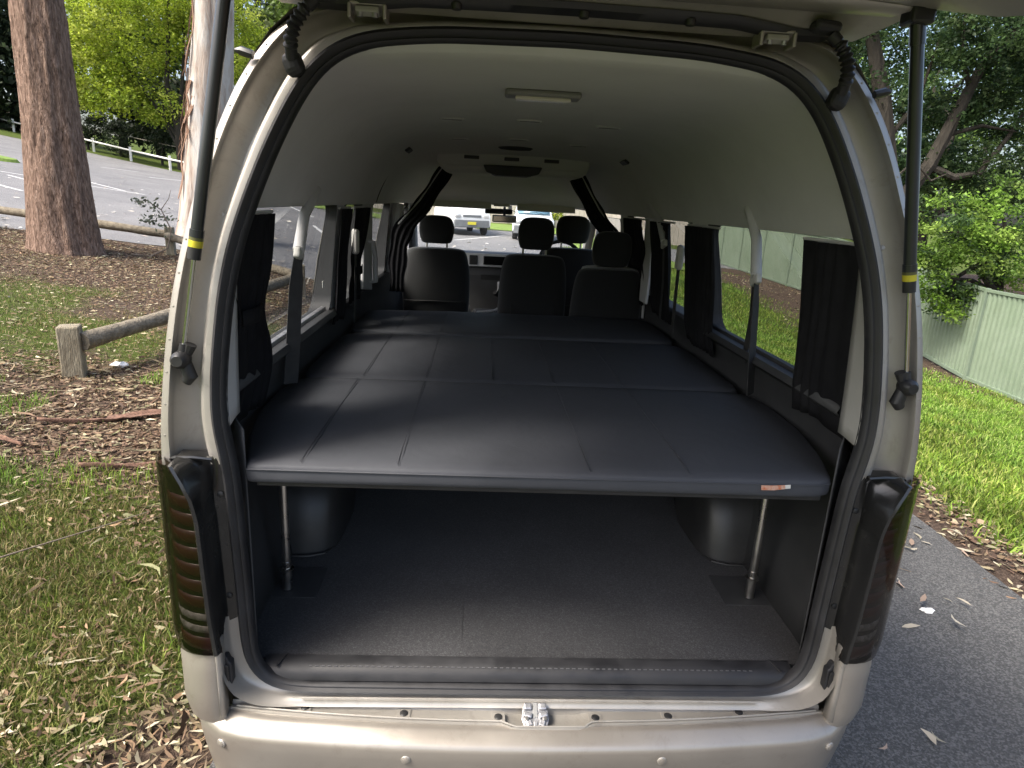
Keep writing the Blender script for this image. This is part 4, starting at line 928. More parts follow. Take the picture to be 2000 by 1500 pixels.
MB().tube([(x,-.068+plan(x)-.014*notch(x),.5745+.002-.004*notch(x)) for x in np.linspace(-.78,.78,80)],.0026,8).build('sill_bead','paint_jamb',VAN)
for x,y in ((-.607,-.012),(-.345,-.030),(-.095,-.040),(.165,-.040),(.365,-.032),(.567,-.016)):
    z = .562; mb = MB(); mb.lathe([(.011,0),(.011,.003),(.008,.005),(.002,.0055)],(x,y,z),'Z',14); sc_ = mb.build('clip','black_plastic',VAN)
    MB().box((x,y,z+.0004),(.036,.030,.002)).build('clip_seat','paint_jamb',sc_,False,bev=.0008)
# latch striker in its pocket
def tilt(mb_, c=(.003,-.036,.566), a=.42):                # the latch leans up towards the tailgate
    ca, sa = math.cos(a), math.sin(a); mb_.v = [(c[0]+x, c[1]+y*ca-z*sa*-1*-1, c[2]+y*sa+z*ca) for x,y,z in mb_.v]; return mb_
lt = tilt(MB().prism([(-.030,-.032),(-.020,-.040),(-.012,-.033),(.012,-.033),(.020,-.040),(.030,-.032),(.037,-.012),(.034,.012),(.026,.030),(-.026,.030),(-.034,.012),(-.037,-.012)],0,.007)).build('latch','zinc',VAN,False,bev=.0025)
for s in (-1,1):
    tilt(MB().box((s*.020,.018,.011),(.022,.018,.010))).build('latch_jaw','zinc',lt,False,bev=.004)
    tilt(MB().box((s*.021,-.004,.011),(.024,.014,.012),s*.2)).build('latch_jaw','zinc',lt,False,bev=.004)
    tilt(MB().box((s*.017,-.024,.009),(.016,.016,.008),-s*.3)).build('latch_jaw','zinc',lt,False,bev=.003)
    tilt(MB().lathe([(.006,0),(.006,.004),(.004,.006)],(s*.024,-.014,.012),'Z',6)).build('bolt','steel',lt)
tilt(MB().box((0,.010,.0075),(.012,.040,.003))).build('latch_slot','lamp_housing',lt,False,bev=.001)
tilt(MB().box((0,-.026,.009),(.010,.012,.006))).build('latch_tongue','zinc',lt,False,bev=.002)
# bumper swept round the tail
base = [(0,0),(.12,.001),(.25,.004),(.36,.008),(.45,.013),(.53,.020),(.60,.025),(.68,.032),(.74,.039),(.782,.052),(.797,.075),(.80,.11),(.80,.16),(.80,.25),(.80,.45)]
base = smooth(resample(base,34),2); Bp = both(base)[::1]; 
Bp = np.concatenate([base[::-1]*[-1,1], base[1:]]); dB = np.gradient(Bp,axis=0); nB = np.stack([dB[:,1],-dB[:,0]],-1); nB /= np.linalg.norm(nB,axis=1)[:,None]
sec = [(.070,.552),(.074,.566),(.080,.570),(.095,.566),(.112,.557),(.124,.550),(.131,.542),(.133,.532),(.130,.50),(.124,.46),(.115,.41),(.106,.36),(.10,.32),(.07,.29),(.02,.27)]
MB().grid([[(p[0]+n_[0]*o,p[1]+n_[1]*o,z) for p,n_ in zip(Bp,nB)] for (o,z) in sec]).build('bumper','bumper_paint',VAN,ang=60)
for x,z in ((-.797,.505),(-.345,.508),(.345,.508),(.797,.505)):
    d = np.linalg.norm((Bp+nB*.132)[:,:1]-x,axis=1)+(Bp[:,1] > .14)*9; k = int(np.argmin(d)); p = Bp[k]+nB[k]*.131; a = math.atan2(nB[k][1],nB[k][0])
    mb = MB(); mb.lathe([(.0125,-.004),(.0125,.0015),(.011,.003)],(0,0,0),'X',18); mb.v = [(p[0]+q[0]*math.cos(a)-q[1]*math.sin(a), p[1]+q[0]*math.sin(a)+q[1]*math.cos(a), z+q[2]) for q in mb.v]
    sn = mb.build('parking_sensor','paint_jamb',VAN)
    mb = MB(); mb.lathe([(.009,.002),(.009,.0045),(.007,.0055)],(0,0,0),'X',16); mb.v = [(p[0]+q[0]*math.cos(a)-q[1]*math.sin(a), p[1]+q[0]*math.sin(a)+q[1]*math.cos(a), z+q[2]) for q in mb.v]; mb.build('sensor_face','bumper_paint',sn)
# body corners and taillights
CP = [(.800,-.030),(.802,-.052),(.812,-.060),(.84,-.060),(.872,-.050),(.900,-.030),(.917,-.005),(.925,.03),(.928,.11)]
def corner(P, s, zs, fx=lambda z: 0, outw=0):
    rows = []
    for z in zs: rows.append([(s*(x+fx(z)*(.93-x)/.13), y-outw, z) for x,y in P])
    return rows
def xi(z): return float(np.interp(z,[.76,.87,1.0,1.13,1.18,1.22,1.27],[.804,.814,.819,.823,.832,.850,.880]))  # inner edge of the lens
for s in (-1,1):
    zs = [.548,.56,.60,.65,.70,.735,.752,.757]
    rows = []
    for z in zs:
        k = -.010*np.clip((.60-z)/.05,0,1)-.004*(z > .75)
        rows.append([(s*(x+k*.6),y-k,z) for x,y in CP])
    MB().grid(rows).build('corner_panel','bumper_paint',VAN,ang=45)
    MB().grid([[(s*.7985,-.030,z),(s*.801,-.050,z),(s*.808,-.0585,z)] for z in (.57,.66,.76,.80)]+[]).build('corner_edge','paint_jamb',VAN,solid=.006)
    tl = MB(); rows = []; NL = 13
    for z in np.linspace(.762,1.262,30):
        x0 = xi(z); P = resample(smooth(resample([p for p in CP if p[0] > .811]+[(.930,.17)],30),1),30)
        keep = P[P[:,0] >= min(x0,.93)]; st = np.array([[x0, np.interp(x0,P[:,0],P[:,1])]]); Q = resample(np.vstack([st,keep]),NL)
        kz = np.clip((z-.755)/.05,0,1); rows.append([(s*(x+.002+(.002+.009*kz)*np.clip((x-.80)/.1,0,1)),y-.003,z) for x,y in Q])
    lens = tl.grid(rows).build('taillight','smoke_lens',VAN,ang=60)
    MB().grid([[(s*(abs(p[0])-.014),p[1]+.012,p[2]) for p in r] for r in rows]).build('lens_back','lens_smoke',lens,ang=60)
    lens['label'] = 'smoked taillight beside the lawn' if s < 0 else 'smoked taillight beside the asphalt path'
    nseg = 7                                            # reflector blocks seen through the smoked lens, each a raised band
    for k in range(nseg+3):
        if k < nseg: z0 = 1.185-k*.044; z1 = z0-.034; m_ = 'lens_red'
        elif k < nseg+2: z0 = .872-(k-nseg)*.034; z1 = z0-.020; m_ = 'lens_clear'
        else: z0 = .805; z1 = .770; m_ = 'lens_red'
        rr = []
        for z in (z0,z0-.004,z1+.004,z1):
            x0 = xi(z)+.006; P = resample(smooth(resample([p for p in CP if p[0] > .811]+[(.930,.17)],30),1),30)
            keep = P[(P[:,0] >= x0)&(P[:,1] < .012)]; st = np.array([[x0,np.interp(x0,P[:,0],P[:,1])]]); Q = resample(np.vstack([st,keep]),10)
            dd = -.008 if z in (z0,z1) else -.004
            rr.append([(s*(x+dd*.7),y-dd,z) for x,y in Q])
        MB().grid(rr).build('reflector',m_,lens,ang=60)
    rows = []                                           # black housing between lens and seal
    for z in np.linspace(.765,1.262,26):
        x0 = xi(z)-.0; yy = np.interp(x0,[p[0] for p in CP[2:]],[p[1] for p in CP[2:]])
        Sx = np.interp(z,[p[1] for p in HALF_S[4:]],[p[0] for p in HALF_S[4:]]); k = np.clip((z-1.10)/.14,0,1)
        xm = max(Sx+.022,x0-.030-.03*k); low = np.clip((.84-z)/.07,0,1); Sx = Sx*(1-low)+(x0-.006)*low; xm = xm*(1-low)+(x0-.004)*low
        rows.append([(s*x,y,z) for x,y in ((x0+.006,yy-.004),(x0+.001,yy-.010),(x0-.006,yy-.008),(x0-.010,yy+.006),(xm+.006,.004+.01*k),(xm,.010),(Sx+.010,.012),(Sx-.004,.016))])
    top = [(p[0],max(p[1],.03),p[2]+.008) for p in rows[-1]]; rows.append(top)
    hs = MB().grid(rows).build('taillight_housing','gloss_black',lens,ang=50)
    MB().tube([(s*.80,-.005,1.262),(s*.84,-.01,1.268),(s*.885,.0,1.262),(s*.915,.012,1.25)],.006,8).build('housing_rim','gloss_black',lens)
    for z in (1.165,.885):
        MB().lathe([(.008,.006),(.008,.002),(.004,.0)],(s*(.793 if z > 1 else .790),.006,z),'Y',10).build('screw','black_plastic',lens)
    # rubber stops on the jamb
    mb = MB(); mb.prism([(-.012,-.042),(.010,-.046),(.018,-.030),(.018,.022),(.012,.044),(-.004,.046),(-.010,.030),(-.016,.026),(-.016,-.03)],-.022,.002,'Y')
    mb.v = [(s*(.797+q[0]),-.012+q[1],.690+q[2]) for q in mb.v]; st_ = mb.build('rubber_stop','rubber',VAN,False,bev=.004)
    MB().box((s*.794,-.037,.69),(.014,.006,.05)).build('stop_pad','black_plastic',st_,False,bev=.003)
    # lower side of the tail, under the lights, and wheels
    for yw in (1.1,4.25):
        wl = MB().lathe([(.20,-.09),(.31,-.10),(.34,-.07),(.345,0),(.34,.07),(.31,.10),(.20,.09)],(s*.79,yw,.345),'X',28).build('tyre','tyre',VAN)
        MB().lathe([(.03,s*.03),(.14,s*.05),(.19,s*.075),(.20,s*.06)],(s*.79,yw,.345),'X',20).build('rim','silver_plastic',wl)
# under-body behind the bumper, so no daylight shows below the floor
MB().box((0,2.4,.42),(1.62,4.6,.18)).build('underbody','black_plastic',VAN,False)

# ------------------------------------------------------------------ tailgate, raised above the camera
GY = [.128,.11,.09,.05,0,-.06,-.12,-.2,-.3,-.45,-.65,-.85,-1.05,-1.25,-1.38]
def gW(y): return float(np.interp(y,[-1.4,-1.1,-.5,-.16,.01,.10,.15,.19],[.84,.885,.875,.80,.718,.655,.615,.585]))
def gE(y): return float(np.interp(y,[-1.4,-.9,-.5,-.16,-.06,.01,.10,.19],[2.36,2.30,2.25,2.252,2.285,2.308,2.276,2.245]))
def gC(y): return float(np.interp(y,[-1.4,-.9,-.45,-.2,0,.1,.19],[2.46,2.43,2.385,2.35,2.315,2.272,2.238]))
FX = [-1,-.985,-.95,-.88,-.7,-.4,0,.4,.7,.88,.95,.985,1]
def gate_row(y, up=0):
    return [(f*gW(y), y+up*.3, gC(y)+(gE(y)-gC(y))*abs(f)**5+up) for f in FX]
inn = [gate_row(y) for y in GY if y >= -.2]
GATE = MB().grid(inn).build('tailgate','paint_jamb',VAN,ang=60)
MB().grid([gate_row(y,.055) for y in GY]).build('tailgate_skin','paint',GATE,ang=60)
MB().grid([gate_row(y) for y in GY if y <= -.2]).build('tailgate_glass','gate_glass',GATE,ang=60)
for s in (0,-1):
    MB().grid([[gate_row(y)[s] for y in GY],[gate_row(y,.055)[s] for y in GY]]).build('tailgate_edge','paint_jamb',GATE)
# pressed rib, dark garnish and gasket on the underside near the hinges
def under(f, y, d=.004): p = gate_row(y); x = f*gW(y); return (x, y, gC(y)+(gE(y)-gC(y))*abs(f)**5-d)
gar = [(-.86,.088),(-.74,.088),(-.66,.078),(-.52,.062),(-.3,.058),(0,.056),(.3,.058),(.52,.062),(.66,.078),(.74,.088),(.86,.088)]
rows = [[under(f,y+o,d) for f,y in resample(gar,60)] for (o,d) in ((.030,.003),(.027,.012),(.004,.013),(0,.003))]
MB().grid(rows).build('gate_garnish','black_plastic',GATE,ang=50)
rows = [[under(f,y,d) for f in np.linspace(-.93,.93,40)] for (y,d) in ((.036,.002),(.030,.008),(-.004,.010),(-.01,.002))]
MB().grid(rows).build('gate_rib','paint',GATE,ang=50)
for f in (-.38,.02,.36): MB().lathe([(.010,-.012),(.012,-.004),(.012,0)],under(f,.072,.010),'Z',12).build('gate_clip','black_plastic',GATE)
for s in (-1,1):
    h = MB(); h.box((s*.445,.105,2.262),(.075,.04,.008),0,-.35); h.box((s*.408,.108,2.252),(.008,.05,.030)); h.box((s*.482,.108,2.252),(.008,.05,.030)); hg = h.build('hinge','paint_jamb',GATE,False,bev=.003)
    MB().box((s*.445,.098,2.254),(.05,.026,.012),0,-.2).build('hinge_leaf','pillar_grey',hg,False,bev=.003)
    for dx in (-.016,.016): MB().lathe([(.006,-.009),(.006,0)],(s*.445+dx,.092,2.250),'Z',8).build('bolt','zinc',hg)
    # corrugated wiring boot
    P = [Vector((s*.603,.080,2.150)),Vector((s*.598,.055,2.180)),Vector((s*.588,.045,2.205)),Vector((s*.568,.040,2.232)),Vector((s*.542,.045,2.258))]
    Ps = smooth(resample([tuple(p) for p in P],46),2); rr = [.013+.003*math.sin(i*1.5)*(8 < i < 38) for i in range(46)]
    bt = MB().tube([tuple(p) for p in Ps],rr,14).build('wiring_boot','rubber',VAN)
    MB().box((s*.602,.090,2.140),(.042,.04,.05),0,0,s*.35).build('boot_socket','rubber',bt,False,bev=.016,seg=3)
    MB().box((s*.530,.052,2.272),(.060,.045,.024),0,0,s*.1).build('boot_socket','rubber',bt,False,bev=.012,seg=3)
    # gas strut
    A = Vector((s*.859,.020,1.497)); B = Vector((s*.700,.008,2.295)); pt = lambda u: A.lerp(B,u)
    stt = MB().tube([pt(.352),pt(.97)],.0135,18).build('gas_strut','strut_black',VAN)
    stt['label'] = 'black gas strut holding up the left side of the tailgate' if s < 0 else 'black gas strut holding up the right side of the tailgate'
    MB().tube([pt(.345),pt(.365)],.0155,18).build('end_collar','strut_black',stt)
    MB().tube([pt(.285),pt(.345)],.0142,18).build('end_cap','black_plastic',stt)
    MB().tube([pt(.318),pt(.336)],.0152,18).build('yellow_band','yellow_label',stt); MB().tube([pt(.336),pt(.349)],.0150,18).build('label_band','label_dark',stt)
    MB().tube([pt(.03),pt(.29)],.0055,12).build('rod','chrome_rod',stt)
    MB().tube([pt(.93),pt(.985)],.0155,18).build('upper_sleeve','strut_black',stt)
    MB().box(tuple(pt(1.0)),(.05,.05,.04)).build('upper_bracket','black_plastic',stt,False,bev=.006)
    k = MB(); k.tube([pt(.045),pt(-.012)],[.010,.014],12); k.lathe([(.012,-.03),(.019,-.022),(.021,-.006),(.017,.012),(.010,.02)],tuple(A),'Y',14); k.tube([A+Vector((-s*.006,0,-.01)),A+Vector((-s*.014,.0,-.042)),A+Vector((-s*.004,0,-.055))],[.014,.017,.012],12); k.tube([A+Vector((-s*.012,0,.012)),A+Vector((-s*.022,0,.034))],[.010,.013],10)
    k.build('ball_mount','black_plastic',stt)

# ------------------------------------------------------------------ fittings on the ceiling
def zc(x, y):
    k = (Hc(y)-1.83)/(2.2-1.83); z = np.interp(abs(x), IN_UP[::-1,0], IN_UP[::-1,1]); return 1.83+(float(z)-1.83)*k
dl = MB().box((-.02,.62,zc(0,.62)-.010),(.225,.075,.020)).build('dome_light','lamp_housing',VAN,False,bev=.009,seg=3)
MB().box((-.02,.605,zc(0,.6)-.024),(.165,.032,.012)).build('lamp_lens','lamp_lens',dl,False,bev=.005)
MB().box((-.02,.645,zc(0,.64)-.021),(.03,.012,.006)).build('switch','dark_trim',dl,False,bev=.002)
for x,y in ((-.32,1.33),(-.01,1.31),(.31,1.32),(-.32,2.18),(-.01,2.12),(.315,2.2)):
    z = zc(x,y); rows = []
    n = 20; ring = lambda a,b,d: [(x+a*math.cos(2*math.pi*k/n), y+b*math.sin(2*math.pi*k/n), z-d) for k in range(n)]
    v_ = MB().grid([ring(.052,.020,-.004),ring(.052,.020,.006),ring(.044,.013,.007),ring(.040,.010,-.006)],True).build('air_vent','pale_trim',VAN,ang=40)
    MB().box((x,y,z-.004),(.078,.018,.006)).build('vent_louvre','black_plastic',v_,False)
z = zc(0,2.42); n = 24; mb = MB(); ring = lambda a,b,d: [(-.01+a*math.cos(2*math.pi*k/n), 2.44+b*math.sin(2*math.pi*k/n), z-d) for k in range(n)]
mb.grid([ring(.10,.04,-.004),ring(.10,.04,.004),ring(.085,.03,.014),ring(.03,.01,.017)],True); mb.build('roof_lamp','dark_trim',VAN)
# overhead air unit
def rrect(x0,x1,z0,z1,r,n=5):
    P = []
    for (cx,cz,a0) in ((x1-r,z1-r,0),(x0+r,z1-r,90),(x0+r,z0+r,180),(x1-r,z0+r,270)):
        for k in range(n): a = R(a0+k*90/(n-1)); P.append((cx+r*math.cos(a),cz+r*math.sin(a)))
    return P
ac = MB().prism(rrect(-.47,.46,2.035,2.22,.085,7),2.64,3.02,'Y').build('air_unit','headliner',VAN,False,bev=.035,seg=5)
pod = [(-.19,2.085),(-.17,2.045),(-.11,2.028),(.08,2.028),(.145,2.045),(.165,2.085)]
MB().prism(pod,2.60,2.78,'Y').build('air_intake','dark_trim',ac,False,bev=.008)
for x in (-.26,-.02,.22): MB().box((x,2.640,2.125),(.09,.014,.020)).build('air_slot','black_plastic',ac,False,bev=.003)
for x in (-.30,.28): MB().box((x,2.640,2.076),(.22,.012,.008)).build('air_lip','pale_trim',ac,False,bev=.003)
for s in (-1,1):
    x = s*.60; y = 2.35; MB().box((x,y,zc(x,y)-.004),(.032,.14,.014),0,0,s*.62).build('side_vent','dark_trim',VAN,False,bev=.004)
# seam of the roof lining over the sliding door
for s in (-1,1):
    P = [(s*.793,2.42,1.84)]+[(s*(x-.001),2.42+.02*k,z-.001) for k,(x,z) in enumerate(IN_UP[2:9:2])]
    MB().tube(P,.005 if s < 0 else .003,6).build('lining_seam','dark_trim' if s < 0 else 'headliner',VAN)
# cab: visors, mirror, windscreen header, dash
for s in (-1,1):
    MB().box((s*.36,4.27,1.855),(.50,.012,.10),0,-.5).build('sun_visor','pale_trim',VAN,False,bev=.006)
MB().box((-.02,4.30,1.862),(.14,.03,.05)).build('map_lamp','pale_trim',VAN,False,bev=.008)
mir = MB().box((.01,4.36,1.735),(.21,.03,.062)).build('rear_view_mirror','black_plastic',VAN,False,bev=.012,seg=3)
MB().box((.01,4.343,1.735),(.19,.004,.046)).build('mirror_glass','chrome_rod',mir,False,bev=.0015)
MB().tube([(.01,4.37,1.76),(.01,4.40,1.80),(.01,4.42,1.83)],.012,8).build('mirror_arm','black_plastic',mir)
MB().box((-.04,4.40,1.795),(.24,.02,.05),0,-.4).build('sensor_cover','black_plastic',VAN,False,bev=.01)
dash = MB().prism([(4.25,.75),(4.25,1.25),(4.29,1.40),(4.36,1.44),(4.6,1.435),(5.0,1.30),(5.0,.75)],-.76,.76,'X').build('dashboard','dark_trim',VAN,False,bev=.03,seg=3)
MB().box((-.03,4.258,1.382),(.66,.03,.115),0,-.25).build('centre_fascia','silver_plastic',dash,False,bev=.006)
MB().box((-.06,4.236,1.382),(.20,.012,.075),0,-.25).build('radio_screen','screen_off',dash,False,bev=.004)
MB().box((.105,4.236,1.384),(.075,.012,.07),0,-.25).build('blue_display','screen_blue',dash,False,bev=.004)
for x in (-.245,.27): MB().box((x,4.236,1.382),(.07,.012,.08),0,-.25).build('dash_vent','black_plastic',dash,False,bev=.012)
MB().box((.02,4.235,1.16),(.10,.02,.09)).build('gear_panel','silver_plastic',dash,False,bev=.01)
MB().tube([(.0,4.22,1.14),(-.03,4.13,1.10),(-.05,4.10,1.13)],[.018,.014,.02],8).build('gear_lever','black_plastic',dash)
MB().box((-.03,4.255,1.235),(.30,.012,.05)).build('heater_panel','black_plastic',dash,False,bev=.006)
mb = MB(); P = [(.50+.185*math.cos(a), 4.12+.05*math.sin(a)*0-.02*math.sin(a)*-3*.0, 1.40+.175*math.sin(a)) for a in [2*math.pi*k/28 for k in range(29)]]
P = [(x,y+(z-1.4)*.45,z) for x,y,z in P]; sw = MB().tube(P,.016,8).build('steering_wheel','black_plastic',VAN)
MB().box((.50,4.13,1.40),(.17,.05,.11),0,-.4).build('wheel_boss','black_plastic',sw,False,bev=.02)
MB().tube([(.50,4.13,1.40),(.50,4.3,1.25)],.03,8).build('steering_column','black_plastic',sw)
cs = MB().box((-.12,3.72,1.0),(.22,.30,.05)).build('centre_console','dark_trim',VAN,False,bev=.02)
MB().box((-.12,3.72,.82),(.20,.28,.34)).build('console_base','dark_trim',cs,False,bev=.02)
MB().tube([(-.23,3.56,.96),(-.19,3.55,1.045),(-.07,3.56,1.055),(.0,3.6,1.085),(.02,3.7,1.12)],[.010,.012,.012,.014,.012],8).build('console_rail','silver_plastic',cs)
# inner pillar parts: grab handles, door-post covers
gh = MB().tube([(-.80,2.14,1.64),(-.765,2.13,1.635),(-.755,2.14,1.56),(-.76,2.18,1.42),(-.80,2.2,1.41)],[.012,.014,.014,.014,.012],10).build('grab_handle','pale_trim',VAN)
MB().prism([(1.98,1.40),(2.26,1.36),(2.30,1.83),(2.06,1.83)],-.808,-.792,'X').build('door_post_cover','pale_trim',VAN,False,bev=.006)
MB().prism([(2.30,1.34),(2.46,1.34),(2.50,1.83),(2.28,1.83)],.790,.806,'X').build('door_post_cover','headliner',VAN,False,bev=.006)
for s,y in ((-1,3.13),):
    MB().tube([(s*.79,y,1.37),(s*.775,y,1.6),(s*.755,y+.02,1.83)],[.05,.048,.04],10).build('door_post_cover','pale_trim',VAN)
gh2 = MB().tube([(-.78,3.3,1.66),(-.745,3.3,1.65),(-.735,3.32,1.55),(-.745,3.36,1.36),(-.78,3.37,1.34)],.013,8).build('grab_handle','pale_trim',VAN)
# seat belts
def belt(s, A, G, low, low2, nm):
    A = Vector(A); G = Vector(G); mid = (A+G)/2+Vector((s*.012,0,.012)); d = G-A
    cov = MB().tube([A+Vector((s*.02,.03,.012)),A,mid,G],[.017,.018,.018,.019],12).build('belt_cover','pale_trim',VAN)
    MB().box(tuple(G+Vector((0,0,-.012))),(.022,.06,.035),0,-.4).build('belt_guide','white_plastic',cov,False,bev=.007)
    if low: MB().ribbon([G+Vector((0,-.01,-.02)),G.lerp(Vector(low),.25)+Vector((0,-.008,0)),G.lerp(Vector(low),.7),Vector(low)],[.03,.046,.05,.05],.003,(.75,.66,0)).build('belt_strap','belt_fabric',cov)
    if low2: MB().ribbon([G+Vector((0,.01,-.01)),G.lerp(Vector(low2),.5)+Vector((s*.006,0,0)),Vector(low2)],[.03,.036,.036],.003,(0,1,0)).build('belt_strap','belt_fabric',cov)
belt(-1,(-.782,1.0,1.885),(-.772,.70,1.694),(-.818,.71,1.245),(-.835,.87,1.33),'l')
belt(1,(.782,.945,1.899),(.772,.775,1.673),(.818,.78,1.245),(.835,.92,1.34),'r')
belt(1,(.775,2.35,1.90),(.765,1.95,1.72),None,(.80,2.0,1.3),'r2')
for s,y,z in ((-1,1.74,1.66),(1,1.72,1.66)):
    MB().box((s*.785,y,z),(.03,.06,.12),0,s*.1).build('belt_guide','white_plastic',VAN,False,bev=.014,seg=3)
    MB().ribbon([(s*.785,y,z-.05),(s*.79,y+.01,1.45),(s*.80,y+.03,1.26)],.045,.003,(0,1,0)).build('belt_strap','belt_fabric',VAN)
# label on the left pane edge
MB().box((-.853,1.36,1.50),(.004,.02,.03)).build('window_catch','white_plastic',VAN,False,bev=.002)

# ------------------------------------------------------------------ curtains (each hangs from its own rail)
def curtain(label, s, y0, y1, z0, z1, tie=None, x=.80, folds=7, amp=.012, seed=0, slant=0):
    t = thing('curtain', label, 'curtain', (s*x,(y0+y1)/2,z0), 'dark van curtains')
    rows = []; nz, ny = 16, folds*6
    for i in range(nz+1):
        u = i/nz; z = z0+(z1-z0)*u; pin = 1.0
        if tie: pin = 1-.42*math.exp(-((u-tie[0])/.12)**2)
        yc = (y0+y1)/2 if not tie else (y0+y1)/2+(tie[1]-(y0+y1)/2)*math.exp(-((u-tie[0])/.25)**2)
        yc += slant*(1-u)
        row = []
        for j in range(ny+1):
            v = j/ny; vq = v+.05*math.sin(v*8+seed*1.7+u*1.5)*math.sin(math.pi*v); yy = yc+(vq-.5)*(y1-y0)*pin; zz = z+(.006*math.sin(v*9+seed) if i == 0 else 0)
            row.append((s*(inx(min(z,1.83))-.02-amp*(1.1+math.sin(v*folds*2*math.pi+seed+1.7*math.sin(u*2.6+v*5+seed)))*(.6+.4*math.sin(v*7+u*2+seed))/pin**.5), yy, zz))
        rows.append(row)
    MB().grid(rows).build('cloth','curtain_fabric',t,True,solid=.002,ang=80)
    MB().tube([(s*(inx(1.83)-.012),y0-.02,z1+.004),(s*(inx(1.83)-.012),y1+.02,z1+.004)],.005,8).build('rail','pale_trim',t)
    if tie:
        u = tie[0]; z = z0+(z1-z0)*u; w_ = (y1-y0)*.48; rows = [[(s*(inx(z)-.02-.026),tie[1]-w_/2,zz),(s*(inx(z)-.02-.038),tie[1],zz),(s*(inx(z)-.02-.026),tie[1]+w_/2,zz)] for zz in (z-.02,z+.02)]
        MB().grid(rows).build('tie_band','curtain_fabric',t,True,solid=.004)
    return t
curtain('dark curtain tied back at the rear of the left quarter window', -1,.13,.46,1.25,1.815,(.55,.27),seed=1)
curtain('dark gathered curtain at the rear of the right quarter window', 1,.12,.48,1.30,1.815,None,seed=2,folds=5,amp=.009)
curtain('navy curtain at the front of the left quarter window', -1,1.40,1.60,1.32,1.815,None,seed=3,folds=5)
curtain('dark narrow curtain slanting across the left pillar by the belt guide', -1,1.72,2.05,1.36,1.815,(.35,1.82),seed=4,folds=5)
curtain('broad dark curtain at the front of the right quarter window', 1,1.24,1.62,1.28,1.815,None,seed=5,folds=9)
curtain('black curtain behind the right belt guide', 1,1.88,2.26,1.30,1.815,None,seed=6,folds=7)
curtain('black curtain next to the right second row seat', 1,2.48,3.02,1.30,1.815,(.5,2.6),seed=7,folds=7)
def cab_curtain(label, s):
    P = [(s*.43,3.02,2.06),(s*.47,3.02,2.0),(s*.545,3.02,1.88),(s*.62,3.02,1.77),(s*.70,3.02,1.69),(s*.735,3.02,1.58),(s*.745,3.02,1.42),(s*.745,3.02,1.25)]
    wd = [.10,.10,.105,.11,.13,.12,.11,.10]; t = thing('cab_curtain', label, 'curtain', P[-1], 'curtains behind the cab'); rows = []
    Pr = smooth(resample(P,30),2); Wr = np.interp(np.linspace(0,1,30),np.linspace(0,1,8),wd)
    for i,(p,w_) in enumerate(zip(Pr,Wr)):
        d = (Pr[min(i+1,29)]-Pr[max(i-1,0)]); d /= np.linalg.norm(d); q = np.array([d[2],0,-d[0]])*-1; row = []
        for j in range(25):
            v = j/24-.5; row.append((p[0]+q[0]*v*w_*(1+.12*math.sin(i*.9)), p[1]+.009*math.sin(v*22+i*.2), p[2]+q[2]*v*w_))
        rows.append(row)
    MB().grid(rows).build('cloth','curtain_fabric',t,True,solid=.002,ang=80)
    MB().tube([(s*.40,3.02,2.09),(s*.46,3.02,2.07),(s*.60,3.02,1.86),(s*.74,3.02,1.70)],.006,8).build('rail','pale_trim',t)
cab_curtain('black curtain bunched along the left side of the cab opening', -1)
cab_curtain('black curtain bunched along the right side of the cab opening', 1)

